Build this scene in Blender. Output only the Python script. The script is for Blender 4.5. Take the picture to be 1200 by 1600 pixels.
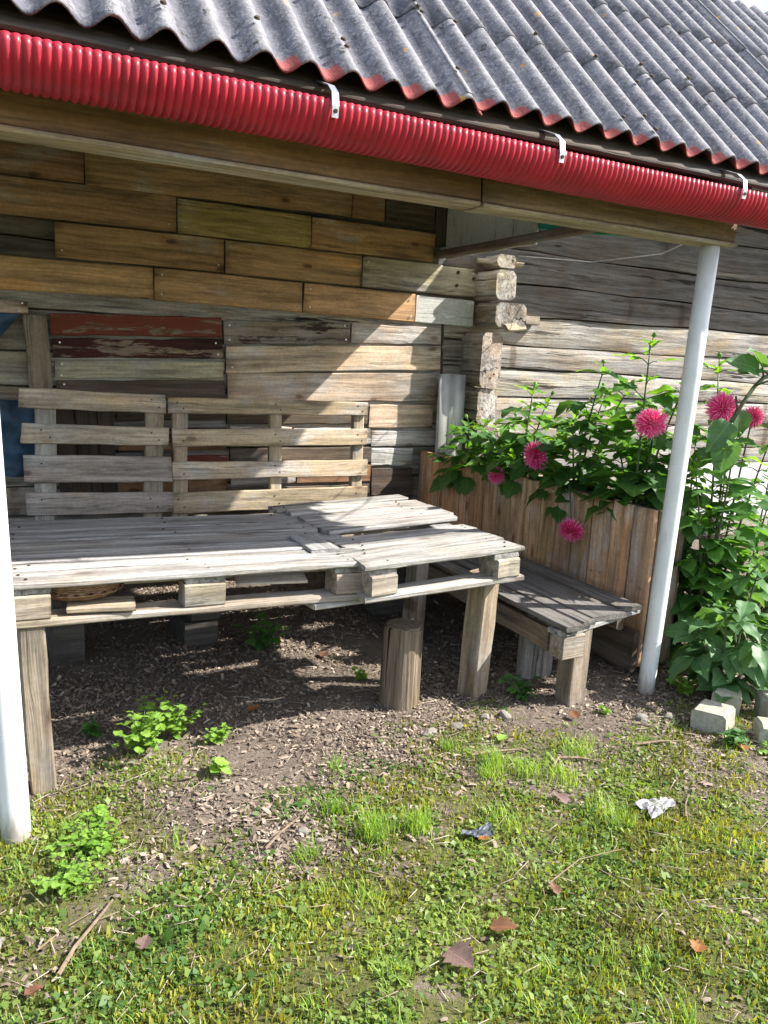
import bpy, bmesh, math, random
import numpy as np
from mathutils import Vector, Matrix, Euler

sc = bpy.context.scene
for o in list(bpy.data.objects):
    bpy.data.objects.remove(o)
COL = sc.collection
rnd = random.Random(7)
NR = np.random.RandomState(11)
R = math.radians

# ------------------------------------------------------------------ camera, sky, sun, exposure
cam = bpy.data.cameras.new('camera')
co = bpy.data.objects.new('camera', cam)
COL.objects.link(co)
cam.sensor_fit = 'HORIZONTAL'
cam.sensor_width = 36.0
cam.lens = 36.0 * 1223.35 / 1200.0
cam.clip_start, cam.clip_end = 0.05, 2000
cr = Vector((0.8928, -0.44771, 0.04956)); cu = Vector((0.04307, 0.19438, 0.97998)); cf = Vector((0.44838, 0.87279, -0.19282))
m = Matrix((cr, cu, -cf)).transposed().to_4x4()
m.translation = (0, 0, 1.4)
co.matrix_world = m
sc.camera = co

SUN = Vector((1.02, -0.48, 1.0)).normalized()          # direction towards the sun
EL = math.asin(SUN.z)
AZ = math.atan2(SUN.x, SUN.y)
w = bpy.data.worlds.new('World'); sc.world = w
w.use_nodes = True
nt = w.node_tree; nt.nodes.clear()
out = nt.nodes.new('ShaderNodeOutputWorld'); bg = nt.nodes.new('ShaderNodeBackground')
sky = nt.nodes.new('ShaderNodeTexSky'); sky.sky_type = 'NISHITA'; sky.sun_disc = False
sky.sun_elevation = EL; sky.sun_rotation = AZ; sky.air_density = 1.0; sky.dust_density = 1.5; sky.ozone_density = 1.0
tc = nt.nodes.new('ShaderNodeTexCoord'); ns = nt.nodes.new('ShaderNodeTexNoise')
ns.inputs['Scale'].default_value = 3.2; ns.inputs['Detail'].default_value = 7; ns.inputs['Roughness'].default_value = .6
rmp = nt.nodes.new('ShaderNodeValToRGB'); rmp.color_ramp.elements[0].position = .46; rmp.color_ramp.elements[1].position = .66
mx = nt.nodes.new('ShaderNodeMixRGB'); mx.inputs['Color2'].default_value = (8.5, 8.7, 9.2, 1)
nt.links.new(tc.outputs['Generated'], ns.inputs['Vector']); nt.links.new(ns.outputs['Fac'], rmp.inputs['Fac'])
nt.links.new(rmp.outputs['Color'], mx.inputs['Fac']); nt.links.new(sky.outputs['Color'], mx.inputs['Color1'])
nt.links.new(mx.outputs['Color'], bg.inputs['Color']); nt.links.new(bg.outputs['Background'], out.inputs['Surface'])
bg.inputs['Strength'].default_value = 0.114

sl = bpy.data.lights.new('sun', 'SUN'); sl.energy = 5.0; sl.angle = R(.53); sl.color = (1, .95, .87)
so = bpy.data.objects.new('sun', sl); COL.objects.link(so)
so.rotation_euler = SUN.to_track_quat('Z', 'Y').to_euler()
so.location = (6, -3, 8)
vs = sc.view_settings
vs.view_transform = 'Standard'; vs.look = 'None'; vs.gamma = 1; vs.use_curve_mapping = False
vs.exposure = 1.35
sc.cycles.max_bounces = 8
sc.cycles.use_denoising = True

# ------------------------------------------------------------------ object helpers
def tag(o, label=None, cat=None, group=None, kind=None):
    if label: o['label'] = label
    if cat: o['category'] = cat
    if group: o['group'] = group
    if kind: o['kind'] = kind
    return o

def thing(name, label, cat, loc=(0, 0, 0), rot=(0, 0, 0), group=None):
    o = bpy.data.objects.new(name, None); COL.objects.link(o)
    o.empty_display_size = .1
    o.location = loc; o.rotation_euler = rot
    return tag(o, label, cat, group)

def pymesh(name, verts, faces, smooth=False):
    me = bpy.data.meshes.new(name)
    me.from_pydata([tuple(v) for v in verts], [], [tuple(f) for f in faces])
    if smooth:
        me.polygons.foreach_set('use_smooth', [True] * len(me.polygons))
    me.update()
    return me

def link(name, me, mat=None, parent=None, loc=(0, 0, 0), rot=(0, 0, 0), color=None, scale=None):
    o = bpy.data.objects.new(name, me); COL.objects.link(o)
    if mat is not None and len(me.materials) == 0: me.materials.append(mat)
    o.parent = parent; o.location = loc; o.rotation_euler = rot
    if scale is not None: o.scale = scale
    if color is not None: o.color = (*color, 1)
    return o

def frame(xd, up):
    """rotation whose X follows xd and whose Z is close to up"""
    x = Vector(xd).normalized(); z = Vector(up); y = z.cross(x)
    if y.length < 1e-4: y = Vector((0, 1, 0)).cross(x)
    y.normalize(); z = x.cross(y)
    return Matrix((x, y, z)).transposed()

class MB:
    def __init__(s): s.v = []; s.f = []
    def add(s, v, f):
        n = len(s.v); s.v += [tuple(p) for p in v]; s.f += [tuple(i + n for i in q) for q in f]
    def tube(s, pts, radii, sides=6, cap=True):
        pts = [Vector(p) for p in pts]; n = len(pts); v = []; f = []
        if not hasattr(radii, '__len__'): radii = [radii] * n
        ref = Vector((.31, .17, .93))
        for i, p in enumerate(pts):
            d = (pts[min(i + 1, n - 1)] - pts[max(i - 1, 0)]).normalized()
            a = d.cross(ref)
            if a.length < .05: a = d.cross(Vector((1, 0, 0)))
            a.normalize(); b = d.cross(a)
            for k in range(sides):
                t = 2 * math.pi * k / sides
                v.append(p + (a * math.cos(t) + b * math.sin(t)) * radii[i])
        for i in range(n - 1):
            for k in range(sides):
                k2 = (k + 1) % sides
                f.append((i * sides + k, i * sides + k2, (i + 1) * sides + k2, (i + 1) * sides + k))
        if cap:
            f.append(tuple(range(sides))[::-1]); f.append(tuple((n - 1) * sides + k for k in range(sides)))
        s.add(v, f)
    def box(s, c, d, rot=None, ch=0.0):
        x, y, z = d[0] / 2, d[1] / 2, d[2] / 2
        vv = [Vector((sx * x, sy * y, sz * z)) for sx in (-1, 1) for sy in (-1, 1) for sz in (-1, 1)]
        if rot is not None: vv = [rot @ q for q in vv]
        s.add([q + Vector(c) for q in vv], [(0, 1, 3, 2), (4, 6, 7, 5), (0, 4, 5, 1), (2, 3, 7, 6), (0, 2, 6, 4), (1, 5, 7, 3)])
    def build(s, name, mat=None, parent=None, smooth=False, **k):
        return link(name, pymesh(name, s.v, s.f, smooth), mat, parent, **k)

def plank_mesh(L, W, T, seed=None, rough=.003, ch=None, endj=.004, taper=0.0, bow=0.0):
    """a sawn board: length on local X, width on Y, thickness on Z, worn chamfered edges"""
    q = random.Random(seed if seed is not None else rnd.random())
    ch = ch if ch is not None else min(.006, T * .22, W * .2)
    n = max(2, min(10, int(L / .13) + 1))
    v = []; f = []
    for i in range(n + 1):
        t = i / n; x = (t - .5) * L
        ya = -W / 2 + q.uniform(-rough, rough); yb = W / 2 * (1 + taper * t) + q.uniform(-rough, rough)
        za = -T / 2 + q.uniform(-rough, rough) * .4; zb = T / 2 + q.uniform(-rough, rough) * .4
        b = bow * math.sin(math.pi * t)
        za += b; zb += b
        ring = [(ya + ch, za), (yb - ch, za), (yb, za + ch), (yb, zb - ch), (yb - ch, zb), (ya + ch, zb), (ya, zb - ch), (ya, za + ch)]
        sk = q.uniform(-1, 1) * endj
        for (yy, zz) in ring:
            xe = x
            if i in (0, n): xe += sk * (yy / max(W, .01)) * 2 + q.uniform(-endj, endj) * .3
            v.append((xe, yy, zz))
    for i in range(n):
        for k in range(8):
            k2 = (k + 1) % 8
            f.append((i * 8 + k, (i + 1) * 8 + k, (i + 1) * 8 + k2, i * 8 + k2))
    f.append(tuple(range(8))); f.append(tuple(n * 8 + k for k in range(8))[::-1])
    return pymesh('plank', v, f)

def axis_rot(along, normal):
    return frame(along, normal).to_euler()

def board(name, p0, p1, W, T, normal, mat, parent, color, **k):
    """a board from p0 to p1 (centre line), its broad face towards normal"""
    p0 = Vector(p0); p1 = Vector(p1); d = p1 - p0
    return link(name, plank_mesh(d.length, W, T, **k), mat, parent, (p0 + p1) / 2, axis_rot(d, normal), color)

def vary(c, s=.08):
    k = 1 + rnd.uniform(-s, s) * 1.6
    return tuple(max(0, x * k * (1 + rnd.uniform(-s, s) * .4)) for x in c)

# ------------------------------------------------------------------ material helpers
class NT:
    def __init__(s, name):
        s.m = bpy.data.materials.new(name); s.m.use_nodes = True
        s.t = s.m.node_tree; s.t.nodes.clear()
        s.o = s.n('ShaderNodeOutputMaterial'); s.p = s.n('ShaderNodeBsdfPrincipled')
        s.l(s.p.outputs[0], s.o.inputs[0])
    def n(s, k, **kw):
        x = s.t.nodes.new(k)
        for a, b in kw.items(): setattr(x, a, b)
        return x
    def l(s, a, b): s.t.links.new(a, b)
    def put(s, sock, v):
        if hasattr(v, 'is_linked') or isinstance(v, bpy.types.NodeSocket): s.l(v, sock)
        elif isinstance(v, (tuple, list)) and len(v) == 3 and sock.type == 'RGBA': sock.default_value = (*v, 1)
        else: sock.default_value = v
    def coord(s, scale=(1, 1, 1), per_object=True, kind='Object', loc=None):
        c = s.n('ShaderNodeTexCoord').outputs[kind]
        if per_object:
            oi = s.n('ShaderNodeObjectInfo')
            a = s.n('ShaderNodeVectorMath', operation='MULTIPLY'); s.l(oi.outputs['Random'], a.inputs[0]); a.inputs[1].default_value = (37.1, 19.7, 53.3)
            b = s.n('ShaderNodeVectorMath', operation='ADD'); s.l(c, b.inputs[0]); s.l(a.outputs[0], b.inputs[1]); c = b.outputs[0]
        mp = s.n('ShaderNodeVectorMath', operation='MULTIPLY'); s.l(c, mp.inputs[0]); mp.inputs[1].default_value = scale
        return mp.outputs[0]
    def noise(s, vec, scale=1, detail=5, rough=.55, dist=0):
        x = s.n('ShaderNodeTexNoise'); s.l(vec, x.inputs['Vector'])
        x.inputs['Scale'].default_value = scale; x.inputs['Detail'].default_value = detail
        x.inputs['Roughness'].default_value = rough; x.inputs['Distortion'].default_value = dist
        return x.outputs['Fac']
    def voro(s, vec, scale=1, feature='F1', rand=1):
        x = s.n('ShaderNodeTexVoronoi', feature=feature); s.l(vec, x.inputs['Vector']); x.inputs['Scale'].default_value = scale
        x.inputs['Randomness'].default_value = rand
        return x.outputs['Distance']
    def ramp(s, fac, a, b, ca=0.0, cb=1.0):
        x = s.n('ShaderNodeMapRange'); x.clamp = True
        s.l(fac, x.inputs[0]); x.inputs[1].default_value = a; x.inputs[2].default_value = b; x.inputs[3].default_value = ca; x.inputs[4].default_value = cb
        return x.outputs[0]
    def mix(s, fac, a, b, mode='MIX'):
        x = s.n('ShaderNodeMixRGB', blend_type=mode); s.put(x.inputs[0], fac); s.put(x.inputs[1], a); s.put(x.inputs[2], b)
        return x.outputs[0]
    def math(s, op, a, b=0.0):
        x = s.n('ShaderNodeMath', operation=op); s.put(x.inputs[0], a); s.put(x.inputs[1], b); return x.outputs[0]
    def bump(s, h, strength=.3, dist=.01, normal=None):
        x = s.n('ShaderNodeBump'); s.l(h, x.inputs['Height']); x.inputs['Strength'].default_value = strength; x.inputs['Distance'].default_value = dist
        if normal is not None: s.l(normal, x.inputs['Normal'])
        return x.outputs['Normal']
    def done(s, color, rough=.8, normal=None, spec=.3, metal=0.0):
        s.put(s.p.inputs['Base Color'], color); s.put(s.p.inputs['Roughness'], rough)
        s.p.inputs['Specular IOR Level'].default_value = spec; s.put(s.p.inputs['Metallic'], metal)
        if normal is not None: s.l(normal, s.p.inputs['Normal'])
        return s.m

def wood_material(name, weather=.4, crack=.5, knots=.6, grain=1.0, bump=.35, paint=None, paint_cov=.5, csc=75):
    s = NT(name)
    tint = s.n('ShaderNodeObjectInfo').outputs['Color']
    warp = s.noise(s.coord((2.2, 5, 5)), 1, 2)
    base = s.coord((1, 1, 1))
    wv = s.n('ShaderNodeVectorMath', operation='MULTIPLY_ADD')
    cmb = s.n('ShaderNodeCombineXYZ'); s.l(warp, cmb.inputs[1]); s.l(warp, cmb.inputs[2])
    s.l(cmb.outputs[0], wv.inputs[0]); wv.inputs[1].default_value = (0, .05, .05); s.l(base, wv.inputs[2])
    def st(v):
        x = s.n('ShaderNodeVectorMath', operation='MULTIPLY'); s.l(wv.outputs[0], x.inputs[0]); x.inputs[1].default_value = v; return x.outputs[0]
    g1 = s.noise(st((1.6, 60, 60)), 1, 6, .62)
    g2 = s.noise(st((.7, 17, 17)), 1, 3, .5)
    g3 = s.noise(st((6, 190, 190)), 1, 3, .6)
    blot = s.noise(s.coord((2.4, 5, 5)), 1, 5, .62)
    fine = s.noise(s.coord((60, 60, 60)), 1, 3, .6)
    kv = s.n('ShaderNodeTexVoronoi', feature='F1', voronoi_dimensions='2D'); s.l(s.coord((3.6, 8.0, 1)), kv.inputs['Vector']); kv.inputs['Scale'].default_value = 1
    kn = s.math('ADD', kv.outputs['Distance'], s.math('MULTIPLY', s.math('SUBTRACT', s.noise(s.coord((40, 60, 40)), 1, 3), .5), .10))
    ks = s.n('ShaderNodeSeparateColor'); s.l(kv.outputs['Color'], ks.inputs[0])
    kpick = s.ramp(ks.outputs[0], .76, .77)
    kring = s.math('MULTIPLY', s.ramp(kn, .07, .13, 1, 0), kpick)
    khalo = s.math('MULTIPLY', s.ramp(kn, .1, .34, 1, 0), kpick)
    ck = s.noise(st((1.3 if csc > 50 else .8, csc, csc)), 1.0, 4, .6, .3)
    crackm = s.math('MULTIPLY', s.ramp(ck, .60 if csc > 30 else .565, .68 if csc > 30 else .62), s.ramp(s.noise(s.coord((1.1, 6, 6)), 1, 2), .42, .6))
    v = s.math('ADD', s.math('MULTIPLY', g1, .75 * grain), s.math('MULTIPLY', g2, .6 * grain))
    v = s.math('ADD', v, s.math('MULTIPLY', g3, .3 * grain))
    v = s.ramp(v, .55 * grain, 1.10 * grain, .36, 1.46)
    c = s.mix(1, tint, v, 'MULTIPLY')
    hb = s.noise(s.coord((1.7, 7, 7)), 1, 4, .6)
    c = s.mix(s.ramp(hb, .40, .30, 0, .7), c, s.mix(1, c, (1.22, 1.0, .74), 'MULTIPLY'))
    c = s.mix(s.ramp(hb, .56, .68, 0, .75), c, s.mix(1, c, (.72, .74, .62), 'MULTIPLY'))
    grey = s.n('ShaderNodeHueSaturation'); s.l(c, grey.inputs['Color']); grey.inputs['Saturation'].default_value = .3; grey.inputs['Value'].default_value = 1.05
    c = s.mix(s.ramp(blot, .62 - weather * .45, .78 - weather * .4), c, grey.outputs[0])
    st2 = s.noise(s.coord((1.2, 9, 9)), 1.7, 5, .65)
    c = s.mix(s.ramp(st2, .48, .72, 0, .68), c, (.045, .036, .03))
    c = s.mix(s.math('MULTIPLY', khalo, .5 * knots), c, s.mix(1, c, (.62, .40, .27), 'MULTIPLY'))
    c = s.mix(s.math('MULTIPLY', kring, .85 * knots), c, (.045, .026, .016))
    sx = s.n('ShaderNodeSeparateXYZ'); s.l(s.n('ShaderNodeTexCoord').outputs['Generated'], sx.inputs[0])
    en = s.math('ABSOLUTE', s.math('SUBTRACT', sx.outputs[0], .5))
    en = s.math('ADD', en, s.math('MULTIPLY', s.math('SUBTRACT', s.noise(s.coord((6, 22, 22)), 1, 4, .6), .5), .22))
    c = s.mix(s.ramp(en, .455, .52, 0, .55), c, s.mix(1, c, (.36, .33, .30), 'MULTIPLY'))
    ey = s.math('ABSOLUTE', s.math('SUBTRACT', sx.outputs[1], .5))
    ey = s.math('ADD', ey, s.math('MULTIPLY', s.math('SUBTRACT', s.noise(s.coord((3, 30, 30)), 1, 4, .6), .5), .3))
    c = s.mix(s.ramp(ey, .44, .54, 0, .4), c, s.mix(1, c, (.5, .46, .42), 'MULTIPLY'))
    if paint is not None:
        pm = s.noise(s.coord((3, 16, 16)), 1.3, 7, .7)
        pc = s.mix(s.noise(s.coord((4, 4, 4)), 1, 4), paint[0], paint[1])
        c = s.mix(s.ramp(pm, .56 - paint_cov * .22, .60 - paint_cov * .2), c, pc)
    c = s.mix(s.math('MULTIPLY', crackm, crack), c, (.014, .011, .009))
    c = s.mix(s.ramp(fine, .35, .7, .22, 0), c, (.03, .026, .02))
    h = s.math('ADD', s.math('MULTIPLY', g1, .55), s.math('MULTIPLY', g3, .3))
    h = s.math('SUBTRACT', h, s.math('MULTIPLY', crackm, .9 * crack))
    return s.done(c, s.ramp(g1, .3, .7, .9, .68), s.bump(h, bump, .012), spec=.25)

M = {}
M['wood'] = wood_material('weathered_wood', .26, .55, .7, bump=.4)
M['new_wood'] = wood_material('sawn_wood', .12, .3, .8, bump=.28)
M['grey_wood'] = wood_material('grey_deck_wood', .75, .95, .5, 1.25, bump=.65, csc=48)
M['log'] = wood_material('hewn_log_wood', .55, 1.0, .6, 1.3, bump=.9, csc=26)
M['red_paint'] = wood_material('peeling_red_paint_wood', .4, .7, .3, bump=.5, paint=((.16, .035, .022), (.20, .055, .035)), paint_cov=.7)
M['dark_paint'] = wood_material('burnt_dark_red_wood', .3, .7, .3, bump=.5, paint=((.012, .010, .012), (.10, .02, .018)), paint_cov=.6)
M['bark'] = wood_material('bark_patched_wood', .5, 1.0, .4, bump=.7, paint=((.03, .02, .015), (.06, .04, .03)), paint_cov=.05)
M['white_wood'] = wood_material('whitewashed_wood', .7, .4, .25, .7, bump=.3, paint=((.58, .58, .55), (.48, .48, .46)), paint_cov=.75)

def simple(name, c, rough=.6, spec=.4, metal=0, nscale=30, namt=.18, bump=.0, dirt=None, dsc=6):
    s = NT(name)
    n = s.noise(s.coord((1, 1, 1)), nscale, 5, .6)
    col = s.mix(s.ramp(n, .3, .7), tuple(x * (1 - namt) for x in c), tuple(min(1, x * (1 + namt)) for x in c))
    if dirt is not None:
        d = s.noise(s.coord((1, 1, .35)), dsc, 6, .65)
        col = s.mix(s.ramp(d, .5, .75, 0, .7), col, dirt)
    return s.done(col, rough, s.bump(n, bump, .01) if bump else None, spec, metal)

M['pvc'] = simple('white_plastic_pipe', (.70, .715, .735), .38, .5, dirt=(.42, .40, .36), dsc=5, nscale=8, namt=.04)
M['gutter'] = simple('red_ribbed_plastic', (.40, .014, .034), .42, .4, nscale=12, namt=.14, dirt=(.13, .022, .028), dsc=7)
M['zinc'] = simple('galvanised_metal', (.55, .57, .60), .38, .5, .85, nscale=25, namt=.2, bump=.05)
M['sheet_metal'] = simple('dull_sheet_metal', (.36, .355, .34), .6, .4, .3, nscale=7, namt=.2)
M['rust'] = simple('rusty_iron', (.05, .032, .022), .8, .3, nscale=60, namt=.5)
M['green_paint'] = simple('green_painted_board', (.015, .27, .18), .55, .4, nscale=20, namt=.2)
M['blue'] = simple('blue_tarpaulin', (.028, .072, .135), .6, .4, nscale=14, namt=.5, bump=.3, dirt=(.04, .05, .06))
M['concrete'] = simple('pale_concrete', (.33, .32, .265), .9, .2, nscale=55, namt=.22, bump=.4, dirt=(.20, .21, .10), dsc=5)
M['stone'] = simple('field_stone', (.22, .20, .175), .85, .3, nscale=35, namt=.35, bump=.4)
M['paper'] = simple('grey_crumpled_film', (.21, .21, .215), .5, .4, nscale=20, namt=.2)
M['darkfilm'] = simple('dark_blue_film', (.045, .055, .07), .55, .3, nscale=25, namt=.5)
M['whitecement'] = simple('white_fibre_cement', (.48, .48, .47), .9, .2, nscale=20, namt=.1, bump=.2)

def pvc_material():
    s = NT('white_plastic_pipe')
    v = s.coord((1, 1, 1)); n = s.noise(v, 9, 5, .6); n2 = s.noise(s.coord((30, 30, 5)), 1, 5, .7)
    sx = s.n('ShaderNodeSeparateXYZ'); s.l(s.n('ShaderNodeTexCoord').outputs['Object'], sx.inputs[0])
    col = s.mix(s.ramp(n, .3, .7), (.60, .62, .645), (.72, .73, .745))
    col = s.mix(s.ramp(n2, .60, .74, 0, .55), col, (.36, .34, .30))
    mud = s.math('ADD', sx.outputs[2], s.math('MULTIPLY', s.math('SUBTRACT', n2, .5), .28))
    col = s.mix(s.ramp(mud, .02, .13, .8, 0), col, (.20, .165, .125))
    sc_ = s.noise(s.coord((5, 5, 120)), 1, 3, .6)
    col = s.mix(s.math('MULTIPLY', s.ramp(sc_, .66, .70), s.ramp(n, .5, .6)), col, (.30, .29, .27))
    return s.done(col, .40, s.bump(n2, .08, .004), .45)
M['pvc'] = pvc_material()

def roof_material():
    s = NT('mossy_corrugated_fibre_cement')
    v = s.coord((1, 1, 1), True)
    a = s.noise(v, 9, 7, .68); b = s.noise(v, 85, 4, .65); c = s.noise(v, 38, 5, .6); dn = s.noise(v, 3.1, 4)
    col = s.mix(s.ramp(a, .3, .7), (.10, .10, .125), (.205, .20, .222))
    col = s.mix(s.ramp(b, .5, .62, 0, .6), col, (.32, .31, .32))
    col = s.mix(s.ramp(c, .52, .66, 0, .8), col, (.07, .07, .08))
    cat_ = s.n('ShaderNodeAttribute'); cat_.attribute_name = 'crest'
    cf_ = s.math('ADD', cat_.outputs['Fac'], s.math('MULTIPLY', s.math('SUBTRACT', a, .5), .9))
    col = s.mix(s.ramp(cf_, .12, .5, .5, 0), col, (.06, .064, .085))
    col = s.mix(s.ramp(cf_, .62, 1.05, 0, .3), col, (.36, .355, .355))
    lic = s.voro(v, 7)
    col = s.mix(s.math('MULTIPLY', s.ramp(lic, .05, .11, 1, 0), s.ramp(c, .40, .52)), col, (.46, .27, .07))
    moss = s.math('MULTIPLY', s.ramp(s.noise(v, 22, 4, .7), .60, .68), s.ramp(dn, .4, .6))
    strk = s.noise(s.coord((26, 1.6, 1.6)), 1, 5, .6)
    col = s.mix(s.ramp(strk, .52, .7, 0, .55), col, (.075, .075, .08))
    col = s.mix(moss, col, (.035, .032, .022))
    # a strip along the eave and the cut edge are painted red on the right-hand sheets (eave attribute = slope distance)
    at = s.n('ShaderNodeAttribute'); at.attribute_name = 'red'
    col = s.mix(s.ramp(s.math('ADD', at.outputs['Fac'], s.math('MULTIPLY', s.math('SUBTRACT', b, .5), .5)), .45, .62), col, s.mix(a, (.22, .045, .045), (.31, .11, .10)))
    h = s.math('ADD', b, s.math('MULTIPLY', moss, 2.0))
    return s.done(col, .88, s.bump(h, .45, .006), .2)
M['roof'] = roof_material()

def leaf_material(name, c1, c2, trans=.35, rough=.42, attr=False):
    s = NT(name)
    oi = s.n('ShaderNodeObjectInfo')
    fac = oi.outputs['Random']
    if attr:
        at = s.n('ShaderNodeAttribute'); at.attribute_name = 'rnd'; fac = at.outputs['Fac']
    n = s.noise(s.coord((1, 1, 1)), 26, 4)
    col = s.mix(fac, c1, c2)
    col = s.mix(s.ramp(n, .35, .75, 0, .3), col, tuple(x * .6 for x in c1))
    if not attr:
        sx = s.n('ShaderNodeSeparateXYZ'); s.l(s.n('ShaderNodeTexCoord').outputs['Object'], sx.inputs[0])
        ay = s.math('ABSOLUTE', sx.outputs[1])
        fr = s.math('ABSOLUTE', s.math('SUBTRACT', s.math('FRACT', s.math('SUBTRACT', s.math('MULTIPLY', sx.outputs[0], 7.0), s.math('MULTIPLY', ay, 6.0))), .5))
        vein = s.math('MAXIMUM', s.ramp(ay, .010, .028, 1, 0), s.ramp(fr, .40, .5, 0, .6))
        col = s.mix(s.math('MULTIPLY', vein, .5), col, s.mix(1, col, (2.4, 1.9, 2.2), 'MULTIPLY'))
    s.done(col, rough, None, .45)
    tr = s.n('ShaderNodeBsdfTranslucent')
    tcx = s.mix(1, col, (1.9, 1.75, .55), 'MULTIPLY'); s.l(tcx, tr.inputs[0])
    ms = s.n('ShaderNodeMixShader'); ms.inputs[0].default_value = trans
    s.l(s.p.outputs[0], ms.inputs[1]); s.l(tr.outputs[0], ms.inputs[2]); s.l(ms.outputs[0], s.o.inputs[0])
    return s.m
M['leaf'] = leaf_material('dahlia_leaf', (.045, .13, .032), (.085, .215, .045), .45, .52)
M['leaf_young'] = leaf_material('young_leaf', (.085, .21, .035), (.15, .31, .055), .48)
M['leaf_big'] = leaf_material('large_rough_leaf', (.06, .15, .05), (.10, .21, .085), .35, .5)
M['weed'] = leaf_material('weed_leaf', (.14, .28, .04), (.24, .40, .07), .42, .5)
M['cover'] = leaf_material('ground_cover_leaf', (.062, .145, .03), (.27, .345, .08), .4, .55, attr=True)
M['blade'] = leaf_material('grass_blade', (.13, .28, .035), (.38, .48, .11), .42, .5, attr=True)
M['stem'] = leaf_material('green_stem', (.05, .10, .03), (.07, .085, .035), .05, .5)
M['dryleaf'] = leaf_material('dry_leaf', (.12, .06, .035), (.18, .09, .045), .2, .6)
M['paleleaf'] = leaf_material('dull_pinkish_leaf', (.15, .10, .085), (.19, .125, .11), .2, .6)
M['orangeleaf'] = leaf_material('orange_leaf', (.26, .11, .03), (.30, .13, .03), .3, .6)

def petal_material():
    s = NT('dahlia_petal')
    at = s.n('ShaderNodeAttribute'); at.attribute_name = 'rnd'
    col = s.mix(s.ramp(at.outputs['Fac'], 0, .8), (.66, .012, .075), (.88, .07, .30))
    col = s.mix(s.ramp(at.outputs['Fac'], .72, 1.0), col, (.85, .50, .64))
    s.done(col, .5, None, .3)
    tr = s.n('ShaderNodeBsdfTranslucent'); s.l(col, tr.inputs[0])
    ms = s.n('ShaderNodeMixShader'); ms.inputs[0].default_value = .25
    s.l(s.p.outputs[0], ms.inputs[1]); s.l(tr.outputs[0], ms.inputs[2]); s.l(ms.outputs[0], s.o.inputs[0])
    return s.m
M['petal'] = petal_material()

def chip_material():
    s = NT('bark_chip')
    at = s.n('ShaderNodeAttribute'); at.attribute_name = 'rnd'
    x = s.n('ShaderNodeValToRGB'); s.l(at.outputs['Fac'], x.inputs['Fac']); e = x.color_ramp.elements
    e[0].color = (.06, .045, .035, 1); e[1].color = (.52, .44, .36, 1); e[1].position = 1
    k = e.new(.45); k.color = (.20, .155, .12, 1); k = e.new(.8); k.color = (.33, .265, .21, 1)
    n = s.noise(s.coord((1, 1, 1), False), 130, 3)
    return s.done(s.mix(s.ramp(n, .3, .7, .3, 0), x.outputs[0], (.05, .04, .03)), .9, None, .2)
M['chip'] = chip_material()

def ground_material():
    s = NT('soil_and_moss')
    v = s.coord((1, 1, 1), False)
    a = s.noise(v, 7, 6, .65); b = s.noise(v, 60, 6, .7); c = s.noise(v, 240, 4, .7)
    soil = s.mix(s.ramp(a, .3, .7), (.095, .076, .06), (.22, .18, .145))
    soil = s.mix(s.ramp(s.noise(v, 2.6, 4, .6), .46, .62, 0, .6), soil, (.052, .041, .033))
    soil = s.mix(s.ramp(c, .45, .68, 0, .75), soil, (.34, .28, .23))
    soil = s.mix(s.ramp(b, .52, .66, 0, .7), soil, (.035, .028, .022))
    at = s.n('ShaderNodeAttribute'); at.attribute_name = 'moss'
    mo = s.mix(s.ramp(b, .35, .7), (.042, .046, .017), (.17, .165, .06))
    mo = s.mix(s.ramp(c, .4, .7, 0, .6), mo, (.15, .16, .055))
    f = s.math('ADD', at.outputs['Fac'], s.math('MULTIPLY', s.math('SUBTRACT', b, .5), 1.6))
    col = s.mix(s.ramp(f, .38, .62), soil, mo)
    h = s.math('ADD', s.math('MULTIPLY', b, .7), s.math('MULTIPLY', c, .5))
    return s.done(col, .95, s.bump(h, .8, .015), .15)
M['ground'] = ground_material()

# ------------------------------------------------------------------ ground
def wob(x, y, f, s):
    return (np.sin(x * f + s) * np.cos(y * f * 1.13 + s * 2.1) + np.sin(x * f * .57 - y * f * .81 + s * 3.7) + .6 * np.sin(x * f * 1.9 + y * f * 1.7 + s)) / 2.6
def gh(x, y):
    x = np.asarray(x, float); y = np.asarray(y, float)
    h = .010 * wob(x, y, 5.1, 1.3) + .006 * wob(x, y, 13, 4.2) + .0035 * wob(x, y, 31, 2.2)
    h = h + .018 * np.exp(-((x - 1.2) ** 2 / .9 + (y - 2.55) ** 2 / .12))
    fade = np.clip(1 - (np.hypot(x - 1.5, y - 2.5) - 4) / 4, 0, 1)
    return h * fade
def G(x, y): return float(gh(x, y))
def moss(x, y):
    x = np.asarray(x, float); y = np.asarray(y, float)
    yb = np.interp(x, [-.5, .17, .4, .7, 1.13, 1.75, 2.35, 2.8, 4], [2.5, 2.42, 2.3, 2.12, 2.1, 2.18, 1.98, 1.92, 1.95])
    d = (yb - y) / .42 + .55 * wob(x, y, 7.5, .7) + .35 * wob(x, y, 17, 5.1)
    v = np.clip(d * .5 + .42, 0, 1)
    bare = .75 * np.exp(-((x - .75) ** 2 / .03 + (y - 1.88) ** 2 / .02)) + .2 * np.exp(-((x - .15) ** 2 / .03 + (y - 1.62) ** 2 / .03)) + .5*np.exp(-((x - 2.3) ** 2 / .1 + (y - 1.7) ** 2 / .03))
    v = v - np.clip(.7 * wob(x, y, 8.5, 12.1) + .6 * wob(x, y, 21, 3.4) + .02, 0, .8) * .74
    far = np.clip((np.hypot(x - 1.5, y - 2.5) - 5) / 3, 0, 1) * .8
    return np.clip(np.maximum(v - bare, far), 0, 1)

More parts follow.
